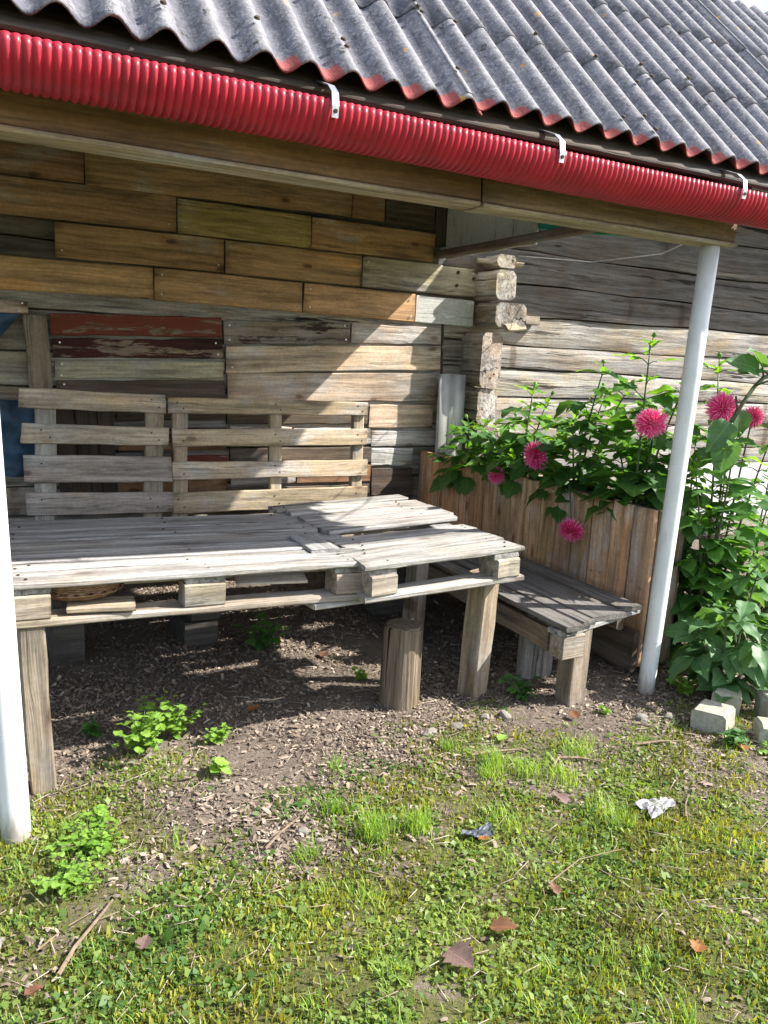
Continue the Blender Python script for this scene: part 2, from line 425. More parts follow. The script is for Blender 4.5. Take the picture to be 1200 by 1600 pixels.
def axis(lo, hi, step, far):
    a = list(np.arange(lo, hi + 1e-6, step)); g = step; x = hi; up = []
    while x < far: g *= 1.45; x += g; up.append(x)
    g = step; x = lo; dn = []
    while x > -far: g *= 1.45; x -= g; dn.append(x)
    return np.array(dn[::-1] + a + up)
gx = axis(-.8, 4.6, .022, 300); gy = axis(.6, 5.0, .022, 300)
XX, YY = np.meshgrid(gx, gy, indexing='ij')
ZZ = gh(XX, YY)
nx, ny = XX.shape
vv = np.stack([XX.ravel(), YY.ravel(), ZZ.ravel()], 1)
idx = np.arange(nx * ny).reshape(nx, ny)
ff = np.stack([idx[:-1, :-1].ravel(), idx[1:, :-1].ravel(), idx[1:, 1:].ravel(), idx[:-1, 1:].ravel()], 1)

def npmesh(name, verts, faces, attr=None, smooth=False):
    me = bpy.data.meshes.new(name)
    k = faces.shape[1]
    me.vertices.add(len(verts)); me.vertices.foreach_set('co', np.ascontiguousarray(verts, np.float32).ravel())
    me.loops.add(faces.size); me.loops.foreach_set('vertex_index', np.ascontiguousarray(faces, np.int32).ravel())
    me.polygons.add(len(faces)); me.polygons.foreach_set('loop_start', np.arange(0, faces.size, k, dtype=np.int32))
    try: me.polygons.foreach_set('loop_total', np.full(len(faces), k, np.int32))
    except Exception: pass
    if smooth: me.polygons.foreach_set('use_smooth', np.ones(len(faces), bool))
    if attr:
        for nme, val in attr.items():
            a = me.attributes.new(nme, 'FLOAT', 'POINT'); a.data.foreach_set('value', np.ascontiguousarray(val, np.float32))
    me.update(calc_edges=True); me.validate()
    return me
g = link('ground', npmesh('ground', vv, ff, {'moss': moss(XX, YY).ravel()}, True), M['ground'])
tag(g, 'trodden dark soil turning to mossy grass in front of the shelter', kind='structure')

# ------------------------------------------------------------------ log wall behind everything
lw = thing('log_wall', 'old grey hewn log wall with cracks behind the dahlias', 'wall', (2.75, 4.8, 0))
zb = [.22, .42, .61, .80, .985, 1.165, 1.36, 1.55, 1.745, 1.945, 2.19, 2.43, 2.68, 2.92]
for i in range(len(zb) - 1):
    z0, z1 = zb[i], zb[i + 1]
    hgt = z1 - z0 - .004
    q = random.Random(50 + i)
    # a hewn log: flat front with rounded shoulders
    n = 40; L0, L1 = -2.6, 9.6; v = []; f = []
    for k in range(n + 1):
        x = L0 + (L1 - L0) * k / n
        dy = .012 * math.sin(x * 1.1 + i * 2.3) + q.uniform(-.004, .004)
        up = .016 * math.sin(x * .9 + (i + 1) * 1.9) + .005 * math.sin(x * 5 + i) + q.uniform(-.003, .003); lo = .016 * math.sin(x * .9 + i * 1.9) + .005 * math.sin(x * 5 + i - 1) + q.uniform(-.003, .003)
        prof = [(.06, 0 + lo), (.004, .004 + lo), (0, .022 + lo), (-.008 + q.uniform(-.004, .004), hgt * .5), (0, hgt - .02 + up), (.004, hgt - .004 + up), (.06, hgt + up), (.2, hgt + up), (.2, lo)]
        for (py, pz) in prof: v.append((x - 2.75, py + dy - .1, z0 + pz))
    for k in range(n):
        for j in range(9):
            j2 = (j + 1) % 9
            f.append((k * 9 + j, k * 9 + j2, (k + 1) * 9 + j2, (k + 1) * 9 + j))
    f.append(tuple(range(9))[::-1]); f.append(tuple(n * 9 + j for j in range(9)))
    link('log', pymesh('log', v, f, False), M['log'], lw, color=vary((.405, .335, .25) if i < 8 else (.145, .118, .096), .08))  # upper courses get a darker tint: eave shade put into the log colour
lk = MB(); lk.box((.75, .02, 1.6), (12.1, .08, 2.9)); lk.build('backing_panel', M['stone'], lw)  # panel added behind the logs to stop light showing through the joints
fd = MB(); fd.box((.75, .06, .1), (12.2, .26, .24)); fd.build('foundation', M['concrete'], lw)
# crossing logs whose ends stick out at the corner
ends = [(3.06, 3.215, 2.03, 2.11, 4.50), (3.015, 3.185, 1.815, 2.005, 4.44), (3.03, 3.27, 1.64, 1.80, 4.43), (2.955, 3.115, 1.24, 1.60, 4.45), (2.95, 3.13, .985, 1.23, 4.47), (2.97, 3.14, .76, .975, 4.45), (2.96, 3.13, .5, .75, 4.46), (2.96, 3.13, .2, .49, 4.45)]
for (x0, x1, z0, z1, yf) in ends:
    W = x1 - x0; H = z1 - z0
    me = plank_mesh(4.78 - yf, W, H, ch=.028, rough=.008, endj=.012)
    link('log_end', me, M['log'], lw, ((x0 + x1) / 2 - 2.75, (4.78 + yf) / 2 - 4.8, (z0 + z1) / 2), (0, 0, R(90)), vary((.42, .35, .265), .08))
board('splinter', (.36, -.375, 1.635), (.53, -.355, 1.655), .05, .035, (0, -1, .3), M['log'], lw, (.46, .38, .28), endj=.02)
board('wedge_board', (.50, -.16, 1.715), (.80, -.13, 1.712), .06, .06, (0, -1, 0), M['log'], lw, (.36, .30, .22))
board('bracket_board', (.24, -.16, 2.075), (.52, -.3, 2.055), .03, .05, (0, -1, 0), M['new_wood'], lw, (.5, .42, .32))

# ------------------------------------------------------------------ plank cladding under the canopy
WC = {'b': (.36, .205, .115), 'o': (.56, .345, .185), 'y': (.58, .42, .19), 't': (.55, .33, .175), 'T': (.70, .45, .24), 'g': (.46, .40, .295),
      'd': (.15, .11, .08), 'p': (.64, .50, .36), 'w': (.6, .6, .55), 'W': (.62, .57, .51), 'P': (.58, .44, .34)}
WM = {'b': 'new_wood', 'o': 'new_wood', 'y': 'new_wood', 't': 'new_wood', 'T': 'new_wood', 'g': 'wood', 'd': 'wood', 'p': 'wood', 'w': 'white_wood', 'W': 'log', 'P': 'log',
      'R': 'red_paint', 'K': 'dark_paint', 'K2': 'bark'}
pw = thing('plank_wall', 'wall of mixed reclaimed planks nailed up under the canopy', 'wall', (1.3, 4.68, 0))
PL = [('b', -.9, .517, 2.323, 2.328, .205, .21), ('o', .521, 2.068, 2.328, 2.355, .21, .235), ('b', 2.072, 2.297, 2.362, 2.363, .241, .242), ('d', 2.302, 2.665, 2.363, 2.366, .242, .250),
      ('b', -.9, .9, 2.545, 2.545, .21, .21), ('o', .905, 2.66, 2.555, 2.59, .2, .2),
      ('o', -.9, -.066, 2.12, 2.12, .197, .197), ('o', -.061, .997, 2.121, 2.131, .197, .194), ('y', 1.004, 1.806, 2.125, 2.126, .194, .188), ('t', 1.810, 2.673, 2.123, 2.123, .188, .187),
      ('t', .365, 1.272, 1.929, 1.933, .178, .194), ('o', 1.280, 2.154, 1.932, 1.930, .194, .192), ('g', 2.159, 3.015, 1.930, 1.927, .197, .192),
      ('T', -.9, .872, 1.734, 1.745, .185, .174), ('o', .876, 1.761, 1.744, 1.737, .177, .182), ('o', 1.769, 2.550, 1.738, 1.730, .182, .183), ('w', 2.560, 3.011, 1.728, 1.728, .185, .178),
      ('R', .327, 1.265, 1.492, 1.527, .124, .118), ('K', .336, 1.270, 1.363, 1.404, .109, .115), ('g', .342, 1.279, 1.251, 1.283, .103, .105), ('d', .349, 1.285, 1.139, 1.162, .108, .122),
      ('K2', 1.272, 2.092, 1.502, 1.544, .140, .139), ('P', 2.101, 2.768, 1.545, 1.562, .139, .114), ('p', 1.290, 2.769, 1.346, 1.416, .155, .170), ('p', 1.300, 2.753, 1.179, 1.217, .165, .20),
      ('p', 2.255, 2.737, 1.016, 1.024, .160, .162), ('W', 2.276, 2.768, .870, .872, .106, .115), ('W', 2.282, 2.60, .748, .744, .12, .124), ('d', 2.291, 2.60, .577, .574, .196, .2),
      ('p', -.5, .223, 1.562, 1.568, .068, .069),
      # behind the pallets
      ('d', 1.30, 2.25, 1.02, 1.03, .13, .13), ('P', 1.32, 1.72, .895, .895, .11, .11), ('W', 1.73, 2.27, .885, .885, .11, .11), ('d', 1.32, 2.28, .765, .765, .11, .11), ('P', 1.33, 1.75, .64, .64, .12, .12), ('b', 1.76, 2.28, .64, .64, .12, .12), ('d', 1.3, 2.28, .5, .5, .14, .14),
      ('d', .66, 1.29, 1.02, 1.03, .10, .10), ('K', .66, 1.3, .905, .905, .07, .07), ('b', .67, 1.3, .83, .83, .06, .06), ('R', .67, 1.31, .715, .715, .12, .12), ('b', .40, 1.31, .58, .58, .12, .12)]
for i, (t, x0, x1, za, zb_, ha, hb) in enumerate(PL):
    L = x1 - x0 - .002; W = (ha + hb) / 2 - .005
    ang = math.atan2(zb_ - za, L)
    y = rnd.uniform(-.006, .004)
    q = Matrix.Rotation(-ang, 3, 'Y') @ Matrix(((1, 0, 0), (0, 0, -1), (0, 1, 0)))
    me = plank_mesh(L, W, .024, seed=100 + i, rough=.002 if WM[t] == 'new_wood' else .005, taper=(hb - ha) / (ha + hb) * 1.0)
    q = q @ Matrix.Rotation(R(rnd.uniform(-1.3, 1.3)), 3, 'X') @ Matrix.Rotation(R(rnd.uniform(-.35, .35)), 3, 'Y')
    link('plank', me, M[WM[t]], pw, ((x0 + x1) / 2 - 1.3, y, (za + zb_) / 2), q.to_euler(), vary(WC.get(t, (.30, .24, .18)), .10))
for (x0, x1, z0, z1, y, c, mt) in [(.205, .322, 1.08, 1.53, -.03, (.27, .215, .16), 'wood'), (2.672, 2.80, 2.14, 2.6, -.005, (.11, .075, .05), 'wood'), (.45, .56, .5, 1.07, -.012, (.09, .065, .05), 'wood'), (.565, .655, .5, 1.07, -.008, (.08, .06, .05), 'wood'), (.345, .445, .5, 1.07, -.01, (.10, .075, .06), 'wood')]:
    board('plank', ((x0 + x1) / 2 - 1.3 + .012, y, z0), ((x0 + x1) / 2 - 1.3 - .012, y, z1), x1 - x0, .024, (0, -1, 0), M[mt], pw, c)
nl = MB()
for (t, x0, x1, za, zb_, ha, hb) in PL[6:30]:
    for xx, zz in ((x0 + .035, za), (x1 - .035, zb_)):
        if x1 - x0 < .6 or rnd.random() < .3: continue
        for dz in (-.3, .3):
            if rnd.random() < .25: continue
            c = Vector((xx - 1.3 + rnd.uniform(-.01, .01), -.0215, zz + dz * ha))
            nl.tube([c, c + Vector((0, -.003, 0))], .0058, 6)
tag(nl.build('nail', M['zinc'], pw), kind='stuff')
for (x, z) in [(2.86, 1.985), (2.985, 1.955), (2.855, 1.90)]:
    b = MB(); b.tube([(x - 1.3, -.018, z), (x - 1.3, -.026, z)], .0115, 8); b.build('bolt', M['rust'], pw)

# ------------------------------------------------------------------ canopy roof
EY, EZ, TH = 2.12, 2.143, R(43.5)
cT, sT = math.cos(TH), math.sin(TH)
PITCH, AMP = .1235, .0215
roof = thing('canopy_roof', 'grey corrugated fibre cement roof with moss and lichen over the seating corner', 'roof', (1.5, 3.0, 2.9))
RO = Vector((1.5, 3.0, 2.9))
def xedge(s): return 2.77 + s * cT * 1.10
rows_s = [(0, .56), (.50, 1.14), (1.08, 1.80)]
colw = PITCH * 8
q = random.Random(3)
for ri, (s0, s1) in enumerate(rows_s):
    for ci in range(-4, 5):
        xa = .30 + ci * colw; xb = xa + colw + PITCH * .55
        if xa > xedge(s1) - .1: continue
        ns_ = 12 if ri == 0 else 6; nw = 12 * 8 + 6
        jit = q.uniform(-.012, .012) ; lift = q.uniform(0, .004) + (ci % 2) * .003
        v = []; red = []; cre = []
        sg = np.array([0, .012, .05, .075, .09] + list(np.linspace(.14, s1, ns_ - 4))) if ri == 0 else np.linspace(s0, s1, ns_ + 1)
        for top in (1, 0):
            for sv in sg:
                se = sv + (jit if sv == sg[0] else 0)
                for k in range(nw + 1):
                    x = min(xa + (xb - xa) * k / nw, xedge(sv))
                    ph = 2 * math.pi * (x - .06) / PITCH
                    hh = AMP * math.cos(ph) + ri * .007 + lift + (.0 if top else -.0065)
                    v.append((x - RO.x, EY + se * cT - sT * hh - RO.y, EZ + se * sT + cT * hh - RO.z))
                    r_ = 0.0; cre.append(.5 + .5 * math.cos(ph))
                    if ri == 0 and x > .62: r_ = max(0, min(1, (.052 - sv) / .03 + .5)) * min(1, (x - .62) / .15) * max(0, min(1, (.55 - math.cos(ph)) * 2.2))
                    red.append(r_)
        A = len(sg); B = nw + 1
        f = []
        I = lambda t, a, b: t * A * B + a * B + b
        for a in range(A - 1):
            for b in range(nw):
                f.append((I(0, a, b), I(0, a, b + 1), I(0, a + 1, b + 1), I(0, a + 1, b)))
                f.append((I(1, a, b), I(1, a + 1, b), I(1, a + 1, b + 1), I(1, a, b + 1)))
        for b in range(nw):
            f.append((I(1, 0, b), I(1, 0, b + 1), I(0, 0, b + 1), I(0, 0, b)))
            f.append((I(0, A - 1, b), I(0, A - 1, b + 1), I(1, A - 1, b + 1), I(1, A - 1, b)))
        for a in range(A - 1):
            f.append((I(0, a, 0), I(0, a + 1, 0), I(1, a + 1, 0), I(1, a, 0)))
            f.append((I(1, a, nw), I(1, a + 1, nw), I(0, a + 1, nw), I(0, a, nw)))
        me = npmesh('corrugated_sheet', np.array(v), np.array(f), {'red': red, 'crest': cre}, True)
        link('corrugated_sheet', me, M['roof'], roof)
# roofing nails, moss tufts
mb = MB()
for k in range(46):
    s = q.choice([.08, .42, .55, 1.05]) + q.uniform(-.05, .05); x = .06 + PITCH * q.randint(-3, 24)
    if x > xedge(s) - .05: continue
    c = Vector((x, EY + s * cT - sT * (AMP + .012), EZ + s * sT + cT * (AMP + .012))) - RO
    mb.tube([c, c + Vector((0, -sT, cT)) * .006], [.009, .006], 7)
tag(mb.build('roofing_nail', M['rust'], roof), kind='stuff')
# timbers below the sheets
def roofboard(name, x0, x1, y, z, W, T, n, c):
    board(name, Vector((x0, y, z)) - RO, Vector((x1, y, z)) - RO, W, T, n, M['wood'], roof, c)
roofboard('batten', -3, 2.70, 2.36, 2.245, .07, .04, (0, -sT, cT), (.12, .095, .075))
roofboard('batten', -3, 2.95, 2.68, 2.55, .07, .04, (0, -sT, cT), (.12, .095, .075))
roofboard('batten', -3, 3.3, 3.06, 2.91, .07, .04, (0, -sT, cT), (.12, .095, .075))
roofboard('fascia_board', -3, 1.30, 2.372, 2.13, .13, .026, (0, -1, 0), (.16, .125, .10))
roofboard('fascia_board', 1.305, 2.68, 2.378, 2.125, .13, .026, (0, -1, 0), (.13, .11, .095))
for k in range(9):
    s_ = .07 + .19 * k
    board('lining_board', Vector((-3, EY + s_ * cT + .036, EZ + s_ * sT - .038)) - RO, Vector((xedge(s_) - .03, EY + s_ * cT + .036, EZ + s_ * sT - .038)) - RO, .186, .02, (0, -sT, cT), M['wood'], roof, (.085, .065, .05))  # lining added to close the bright sky gap under the sheets
for x in (-1.9, -1.0, -.1, .8, 1.7, 2.6):
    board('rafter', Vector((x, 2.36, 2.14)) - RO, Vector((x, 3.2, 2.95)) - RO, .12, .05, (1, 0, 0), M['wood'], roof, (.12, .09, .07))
for k in range(6):
    board('ceiling_board', Vector((-3, 3.42 + k * .25, 3.24 + k * .004)) - RO, Vector((2.81, 3.42 + k * .25, 3.24 + k * .004)) - RO, .255, .025, (0, 0, 1), M['wood'], roof, (.15, .115, .09))  # unseen flat cover behind the ridge, added to keep sky light off the wall
rc = MB()
for (y, z) in [(3.18, 3.17), (3.31, 3.285), (3.44, 3.19)]: pass
prof = [(3.36, 3.325), (3.43, 3.40), (3.52, 3.33)]
for i in range(2):
    a, b = prof[i], prof[i + 1]
    x1 = 4.05
    rc.add([Vector((-3.4, a[0], a[1])) - RO, Vector((x1, a[0], a[1])) - RO, Vector((x1, b[0], b[1])) - RO, Vector((-3.4, b[0], b[1])) - RO,
            Vector((-3.4, a[0], a[1] - .02)) - RO, Vector((x1, a[0], a[1] - .02)) - RO, Vector((x1, b[0], b[1] - .02)) - RO, Vector((-3.4, b[0], b[1] - .02)) - RO],
           [(0, 1, 2, 3), (7, 6, 5, 4), (0, 4, 5, 1), (1, 5, 6, 2), (2, 6, 7, 3), (3, 7, 4, 0)])
rc.build('ridge_cap', M['roof'], roof)

# eave of the log house to the right of the canopy
ev = thing('house_eave', 'dark boarded eave of the log house above the grey log wall', 'roof', (6.5, 4.5, 2.7))
for k in range(4):
    y = 4.22 + k * .155; z = 2.70 + k * .12
    board('eave_board', (-2.95, y + .08 - 4.5, z + .10 - 2.7), (3.4, y + .08 - 4.5, z + .10 - 2.7), .19, .03, (0, -.6, .8), M['wood'], ev, (.16, .13, .10))

# beam on the posts
BY = 2.325
bm = thing('timber_beam', 'long brown timber beam carrying the eave on the white pipe posts', 'beam', (0, BY, 1.98))
link('beam_timber', plank_mesh(4.2, .145, .10, seed=5, rough=.002, ch=.005), M['new_wood'], bm, (-.30 - .34, 0, .006), (R(90), 0, 0), (.27, .165, .092))
link('beam_timber', plank_mesh(1.19, .150, .104, seed=6, rough=.002, ch=.005), M['new_wood'], bm, (2.062, 0, .006), (R(90), 0, 0), (.28, .20, .13))
link('batten', plank_mesh(4.2, .112, .014, seed=7, rough=.002, ch=.003), M['wood'], bm, (-.64, -.004, -.0745), (0, 0, 0), (.52, .41, .30))  # pale wood underside strip added; ground bounce light is also in its colour
link('batten', plank_mesh(1.19, .116, .012, seed=8, rough=.002, ch=.003), M['wood'], bm, (2.062, -.002, -.077), (0, 0, 0), (.46, .38, .28))
# joist and side boards at the right end
j = board('side_joist', (2.695, 2.30, 2.078), (2.695, 4.66, 2.080), .05, .045, (0, 0, 1), M['wood'], None, (.20, .135, .11))
tag(j, 'reddish brown joist running from the beam back to the plank wall', 'joist')
gb = thing('side_boarding', 'off-white vertical boards with a green painted board closing the canopy end', 'boarding', (2.76, 4.1, 2.2))
for (y0, y1) in [(4.66, 4.575), (4.57, 4.352), (4.347, 4.09), (4.085, 3.895), (3.89, 3.695)]:
    z1 = min(3.226, EZ + (min(y0, y1) - EY) * .949 - .07)
    board('plank', (0, (y0 + y1) / 2 - 4.1, 2.06 - 2.2), (0, (y0 + y1) / 2 - 4.1, z1 - 2.2), abs(y0 - y1) + .004, .02, (-1, 0, 0), M['white_wood'], gb, (.50, .47, .42))
for k in range(7):
    y1 = 3.68 - k * .19; y0 = y1 - .185
    board('plank', (.05, (y0 + y1) / 2 - 4.1, 2.145 - 2.2), (.05, (y0 + y1) / 2 - 4.1, min(3.226, EZ + (y0 - EY) * .949 - .05) - 2.2), .194, .018, (-1, 0, 0), M['wood'], gb, (.16, .12, .09))  # unseen boards added to stop sun leaking onto the plank wall
a = Vector((.02, 3.69 - 4.1, 2.225 - 2.2)); b = Vector((.02, 2.84 - 4.1, 2.085 - 2.2))
board('green_board', a, b, .17, .022, (-1, 0, 0), M['green_paint'], gb, (1, 1, 1))
d = (b - a).normalized()
board('pale_end', b + d * .001, b + d * .022, .169, .023, (-1, 0, 0), M['white_wood'], gb, (.6, .58, .52), endj=.0)
wr = MB(); wr.tube([(3.3, 4.60, 2.13), (3.6, 4.2, 2.085), (3.4, 3.4, 2.045), (3.0, 2.75, 2.03), (2.67, 2.36, 2.05)], .0035, 5)
tag(wr.build('thin_wire', M['zinc']), 'thin pale wire strung below the beam towards the log wall', 'wire')

# ------------------------------------------------------------------ gutter
gt = thing('ribbed_gutter', 'bright red ribbed plastic pipe cut open as a gutter along the eave', 'gutter', (1, 2.146, 2.045))
RP = .0212; RR = .081; X0, X1 = -1.4, 2.98
per = 8; n = int((X1 - X0) / RP) * per; arc = 16
v = []; xs = np.linspace(X0, X1, n + 1)
for side, off in ((0, 0), (1, -.004)):
    for x in xs:
        t = (x - X0) / RP
        r = RR - .003 + .0105 * (abs(math.sin(math.pi * t)) ** .5) + off
        sag = .004 * math.sin(x * 2.3) 
        for k in range(arc + 1):
            a = R(-6) + (math.pi + R(12)) * k / arc
            v.append((x - 1, -r * math.cos(a), -r * math.sin(a) + sag + (x - .8) * -.003))
B = arc + 1; A = n + 1; f = []
for s in (0, 1):
    for i in range(n):
        for k in range(arc):
            q4 = (s * A * B + i * B + k, s * A * B + (i + 1) * B + k, s * A * B + (i + 1) * B + k + 1, s * A * B + i * B + k + 1)
            f.append(q4 if s == 1 else q4[::-1])
for i in range(n):
    for k in (0, arc):
        q4 = (i * B + k, (i + 1) * B + k, A * B + (i + 1) * B + k, A * B + i * B + k)
        f.append(q4 if k == 0 else q4[::-1])
link('ribbed_half_pipe', npmesh('ribbed_half_pipe', np.array(v), np.array(f), None, True), M['gutter'], gt)
for x in (.85, 1.60, 2.41):
    h = MB(); pts = [(x - 1, .18, .10), (x - 1, .04, .092), (x - 1, -.062, .052), (x - 1, -.091, .028), (x - 1, -.098, -.006), (x - 1, -.094, -.034)]
    for i in range(len(pts) - 1):
        p, r_ = Vector(pts[i]), Vector(pts[i + 1]); d = r_ - p
        nrm = Vector((1, 0, 0)).cross(d).normalized()
        for sgn in (1,):
            wv_ = Vector((.0095, 0, 0)); tt = nrm * .0018
            h.add([p - wv_ - tt, p + wv_ - tt, r_ + wv_ - tt, r_ - wv_ - tt, p - wv_ + tt, p + wv_ + tt, r_ + wv_ + tt, r_ - wv_ + tt],
                  [(0, 1, 2, 3), (7, 6, 5, 4), (0, 4, 5, 1), (1, 5, 6, 2), (2, 6, 7, 3), (3, 7, 4, 0)])
    br = h.build('bracket', M['zinc'], gt)
    hb = MB(); hb.tube([(x - 1, -.0965, -.018), (x - 1, -.1015, -.019)], .0055, 7); hb.build('rivet', M['rust'], br)

# ------------------------------------------------------------------ posts
def pipe_post(x, y, rad, zt, label, lean=(0, 0)):
    o = thing('pipe_post', label, 'post', (x, y, G(x, y)), group='white pipe posts under the beam')
    v = []; f = []; S = 40; zs = [-.06, 0, .4, .9, 1.4, zt]
    for z in zs:
        for k in range(S):
            a = 2 * math.pi * k / S; v.append((rad * math.cos(a) + lean[0] * z / zt, rad * math.sin(a) + lean[1] * z / zt, z))
    for i in range(len(zs) - 1):
        for k in range(S): f.append((i * S + k, i * S + (k + 1) % S, (i + 1) * S + (k + 1) % S, (i + 1) * S + k))
    f.append(tuple(range((len(zs) - 1) * S, len(zs) * S)))
    link('pipe', pymesh('pipe', v, f, True), M['pvc'], o)
    return o
pipe_post(.026, 2.245, .0395, 1.90, 'white plastic pipe post standing in the grass beside the left table leg', (-.052, .07))
pipe_post(2.572, 2.37, .0365, 1.90, 'white plastic pipe post between the bench end and the bushy dahlia', (.01, -.045))

# ------------------------------------------------------------------ pallet backrests
PG = (.50, .42, .32)
def backrest(x0, label, rotx, tilt, slats, uprights, zt, cols):
    o = thing('wooden_pallet', label, 'pallet', (x0 + .6, 4.40, .30), (R(rotx), R(tilt), 0), 'pallets standing upright behind the table')
    for i, (z, hgt, xa, xb) in enumerate(slats):
        board('slat', (xa - .6, -.0, z - .30), (xb - .6, 0, z - .30 + rnd.uniform(-.006, .006)), hgt, .022, (0, -1, 0), M['wood'], o, vary(cols[i % len(cols)], .07), endj=.006)
    for (x, wd, c) in uprights:
        board('upright', (x - .6, .034, 0), (x - .6 + rnd.uniform(-.006, .006), .034, zt - .30), wd, .04, (0, -1, 0), M['wood'], o, c)
    nb = MB()
    for (z, hgt, xa, xb) in slats:
        for (x, wd, c) in uprights:
            for (dx, dz) in ((-.2, .2), (.2, -.18)):
                if rnd.random() < .2: continue
                p = Vector((x - .6 + dx * wd, -.0112, z - .30 + dz * hgt)); nb.tube([p, p + Vector((0, -.002, 0))], .0048, 6)
    tag(nb.build('nail', M['rust'], o), kind='stuff')
    return o
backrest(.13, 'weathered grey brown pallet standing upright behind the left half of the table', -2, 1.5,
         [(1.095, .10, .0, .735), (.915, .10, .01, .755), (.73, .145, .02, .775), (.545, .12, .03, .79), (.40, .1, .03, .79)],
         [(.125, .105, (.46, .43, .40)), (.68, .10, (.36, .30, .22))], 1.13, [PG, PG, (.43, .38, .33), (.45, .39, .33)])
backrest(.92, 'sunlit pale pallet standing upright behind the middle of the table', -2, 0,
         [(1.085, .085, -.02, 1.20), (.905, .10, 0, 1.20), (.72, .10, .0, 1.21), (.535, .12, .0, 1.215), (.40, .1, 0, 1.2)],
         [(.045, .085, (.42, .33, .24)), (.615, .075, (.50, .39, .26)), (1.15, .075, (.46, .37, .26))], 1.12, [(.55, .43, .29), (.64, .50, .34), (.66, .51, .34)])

# ------------------------------------------------------------------ tables made of pallets
TG = (.39, .34, .28)
tl = thing('pallet_table', 'long grey table made of a wooden pallet on posts beside the left white post', 'table', (.02, 2.45, .70), (0, R(.95), 0))
yy = [(.0, .118, 0, 1.195), (.140, .068, .0, 1.235), (.232, .098, -.01, 1.13), (.358, .155, 0, 1.17), (.540, .15, 0, 1.21), (.718, .185, -.01, 1.26)]
for (y0, wd, xa, xb) in yy:
    board('deck_slat', (xa, y0 + wd / 2, -.011 + rnd.uniform(-.004, .003)), (xb, y0 + wd / 2 + rnd.uniform(-.008, .008), -.011 + rnd.uniform(-.003, .003)), wd, .022, (0, 0, 1), M['grey_wood'], tl, vary(TG, .06), rough=.004)
for x in (.065, .60, 1.13):
    board('cross_board', (x, 0.012, -.0335), (x, .90, -.0335), .135, .021, (0, 0, 1), M['grey_wood'], tl, vary((.38, .33, .27), .08))
    for y in (.055, .45, .85):
        link('block', plank_mesh(.125 if x != .6 else .135, .1, .078, rough=.002), M['wood'], tl, (x, y, -.0835), (0, 0, 0), vary((.46, .385, .30), .06))
def deck_nails(parent, rows, xs_):
    nb = MB()
    for (y0, wd, xa, xb) in rows:
        for x in xs_:
            for dy in (.28, .72):
                if rnd.random() < .15 or not (xa + .02 < x < xb - .02): continue
                p = Vector((x + rnd.uniform(-.03, .03), y0 + wd * dy, -.002)); nb.tube([p, p + Vector((0, 0, .0035))], .0048, 6)
    tag(nb.build('nail', M['rust'], parent), kind='stuff')
deck_nails(tl, yy, (.065, .60, 1.13))
for y in (.055, .45, .85):
    board('bottom_board', (.0, y, -.134), (1.2, y, -.134), .105, .022, (0, 0, 1), M['wood'], tl, vary((.45, .38, .30), .05))
board('spare_board', (.98, .04, -.158), (1.42, .09, -.150), .09, .02, (0, 0, 1), M['grey_wood'], tl, (.45, .42, .37))
for (x, y, wd, tk) in [(.075, .035, .075, .05), (.08, .86, .08, .06)]:
    board('leg', (x + .028, y, -.70), (x, y, -.146), wd, tk, (0, -1, 0), M['wood'], tl, (.30, .25, .19))

tr_ = thing('pallet_table', 'smaller cracked grey pallet table joined to the right end of the long table', 'table', (1.165, 2.375, .685), (0, R(-1.6), R(2.2)))
yy = [(.0, .125, 0, .70), (.132, .105, -.01, .70), (.243, .09, .055, .69), (.34, .085, .03, .70), (.545, .10, .10, .75), (.652, .11, .09, .79), (.77, .11, .10, .80), (.89, .12, .09, .80), (1.02, .10, .06, .78)]
for (y0, wd, xa, xb) in yy:
    board('deck_slat', (xa, y0 + wd / 2, -.011 + rnd.uniform(-.006, .004)), (xb, y0 + wd / 2 + rnd.uniform(-.012, .02), -.011 + rnd.uniform(-.004, .008)), wd, .02, (0, 0, 1), M['grey_wood'], tr_, vary((.42, .365, .295), .08), rough=.004, endj=.012)
for x in (.07, .62):
    board('cross_board', (x, .012, -.033), (x + .06, 1.1, -.033), .115, .022, (0, 0, 1), M['grey_wood'], tr_, vary((.38, .33, .28), .08))
    for y in (.06, .5, 1.02):
        link('block', plank_mesh(.105, .12, .075, rough=.003), M['wood'], tr_, (x + y * .055, y, -.082), (0, 0, 0), vary((.47, .40, .32), .07))
deck_nails(tr_, yy, (.10, .65))
for y in (.06, .5, 1.02):
    board('bottom_board', (.0 + y * .05, y, -.131), (.70 + y * .05, y, -.131), .11, .022, (0, 0, 1), M['grey_wood'], tr_, vary((.44, .40, .34), .06))
for (x0_, y0_, x1_, y1_, wd) in [(.63, .21, .60, .16, .095), (.73, .88, .73, .88, .085)]:
    board('leg', (x0_ - .0, y0_, -.70), (x1_ + .03, y1_, -.142), wd, wd, (.25, -1, 0), M['wood'], tr_, (.36, .28, .20))

b = board('loose_board', (1.103, 2.602, .689), (1.108, 2.848, .688), .118, .014, (0, 0, 1), M['grey_wood'], None, (.36, .35, .33))  # thin piece added where a slat end only lies in shade
tag(b, 'grey patch standing for a shaded slat end at the joint of the two pallets', 'board')
b = board('loose_board', (.745, 2.58, .632), (1.0, 2.57, .624), .14, .010, (0, -.25, 1), M['wood'], None, (.45, .40, .33))
tag(b, 'thin pale board pushed inside the front gap of the long table pallet', 'board')
b = board('loose_board', (.20, 2.52, .592), (.40, 2.50, .588), .11, .018, (0, 0, 1), M['new_wood'], None, (.46, .38, .28))
tag(b, 'light wooden offcut lying under the wicker basket inside the table', 'board')
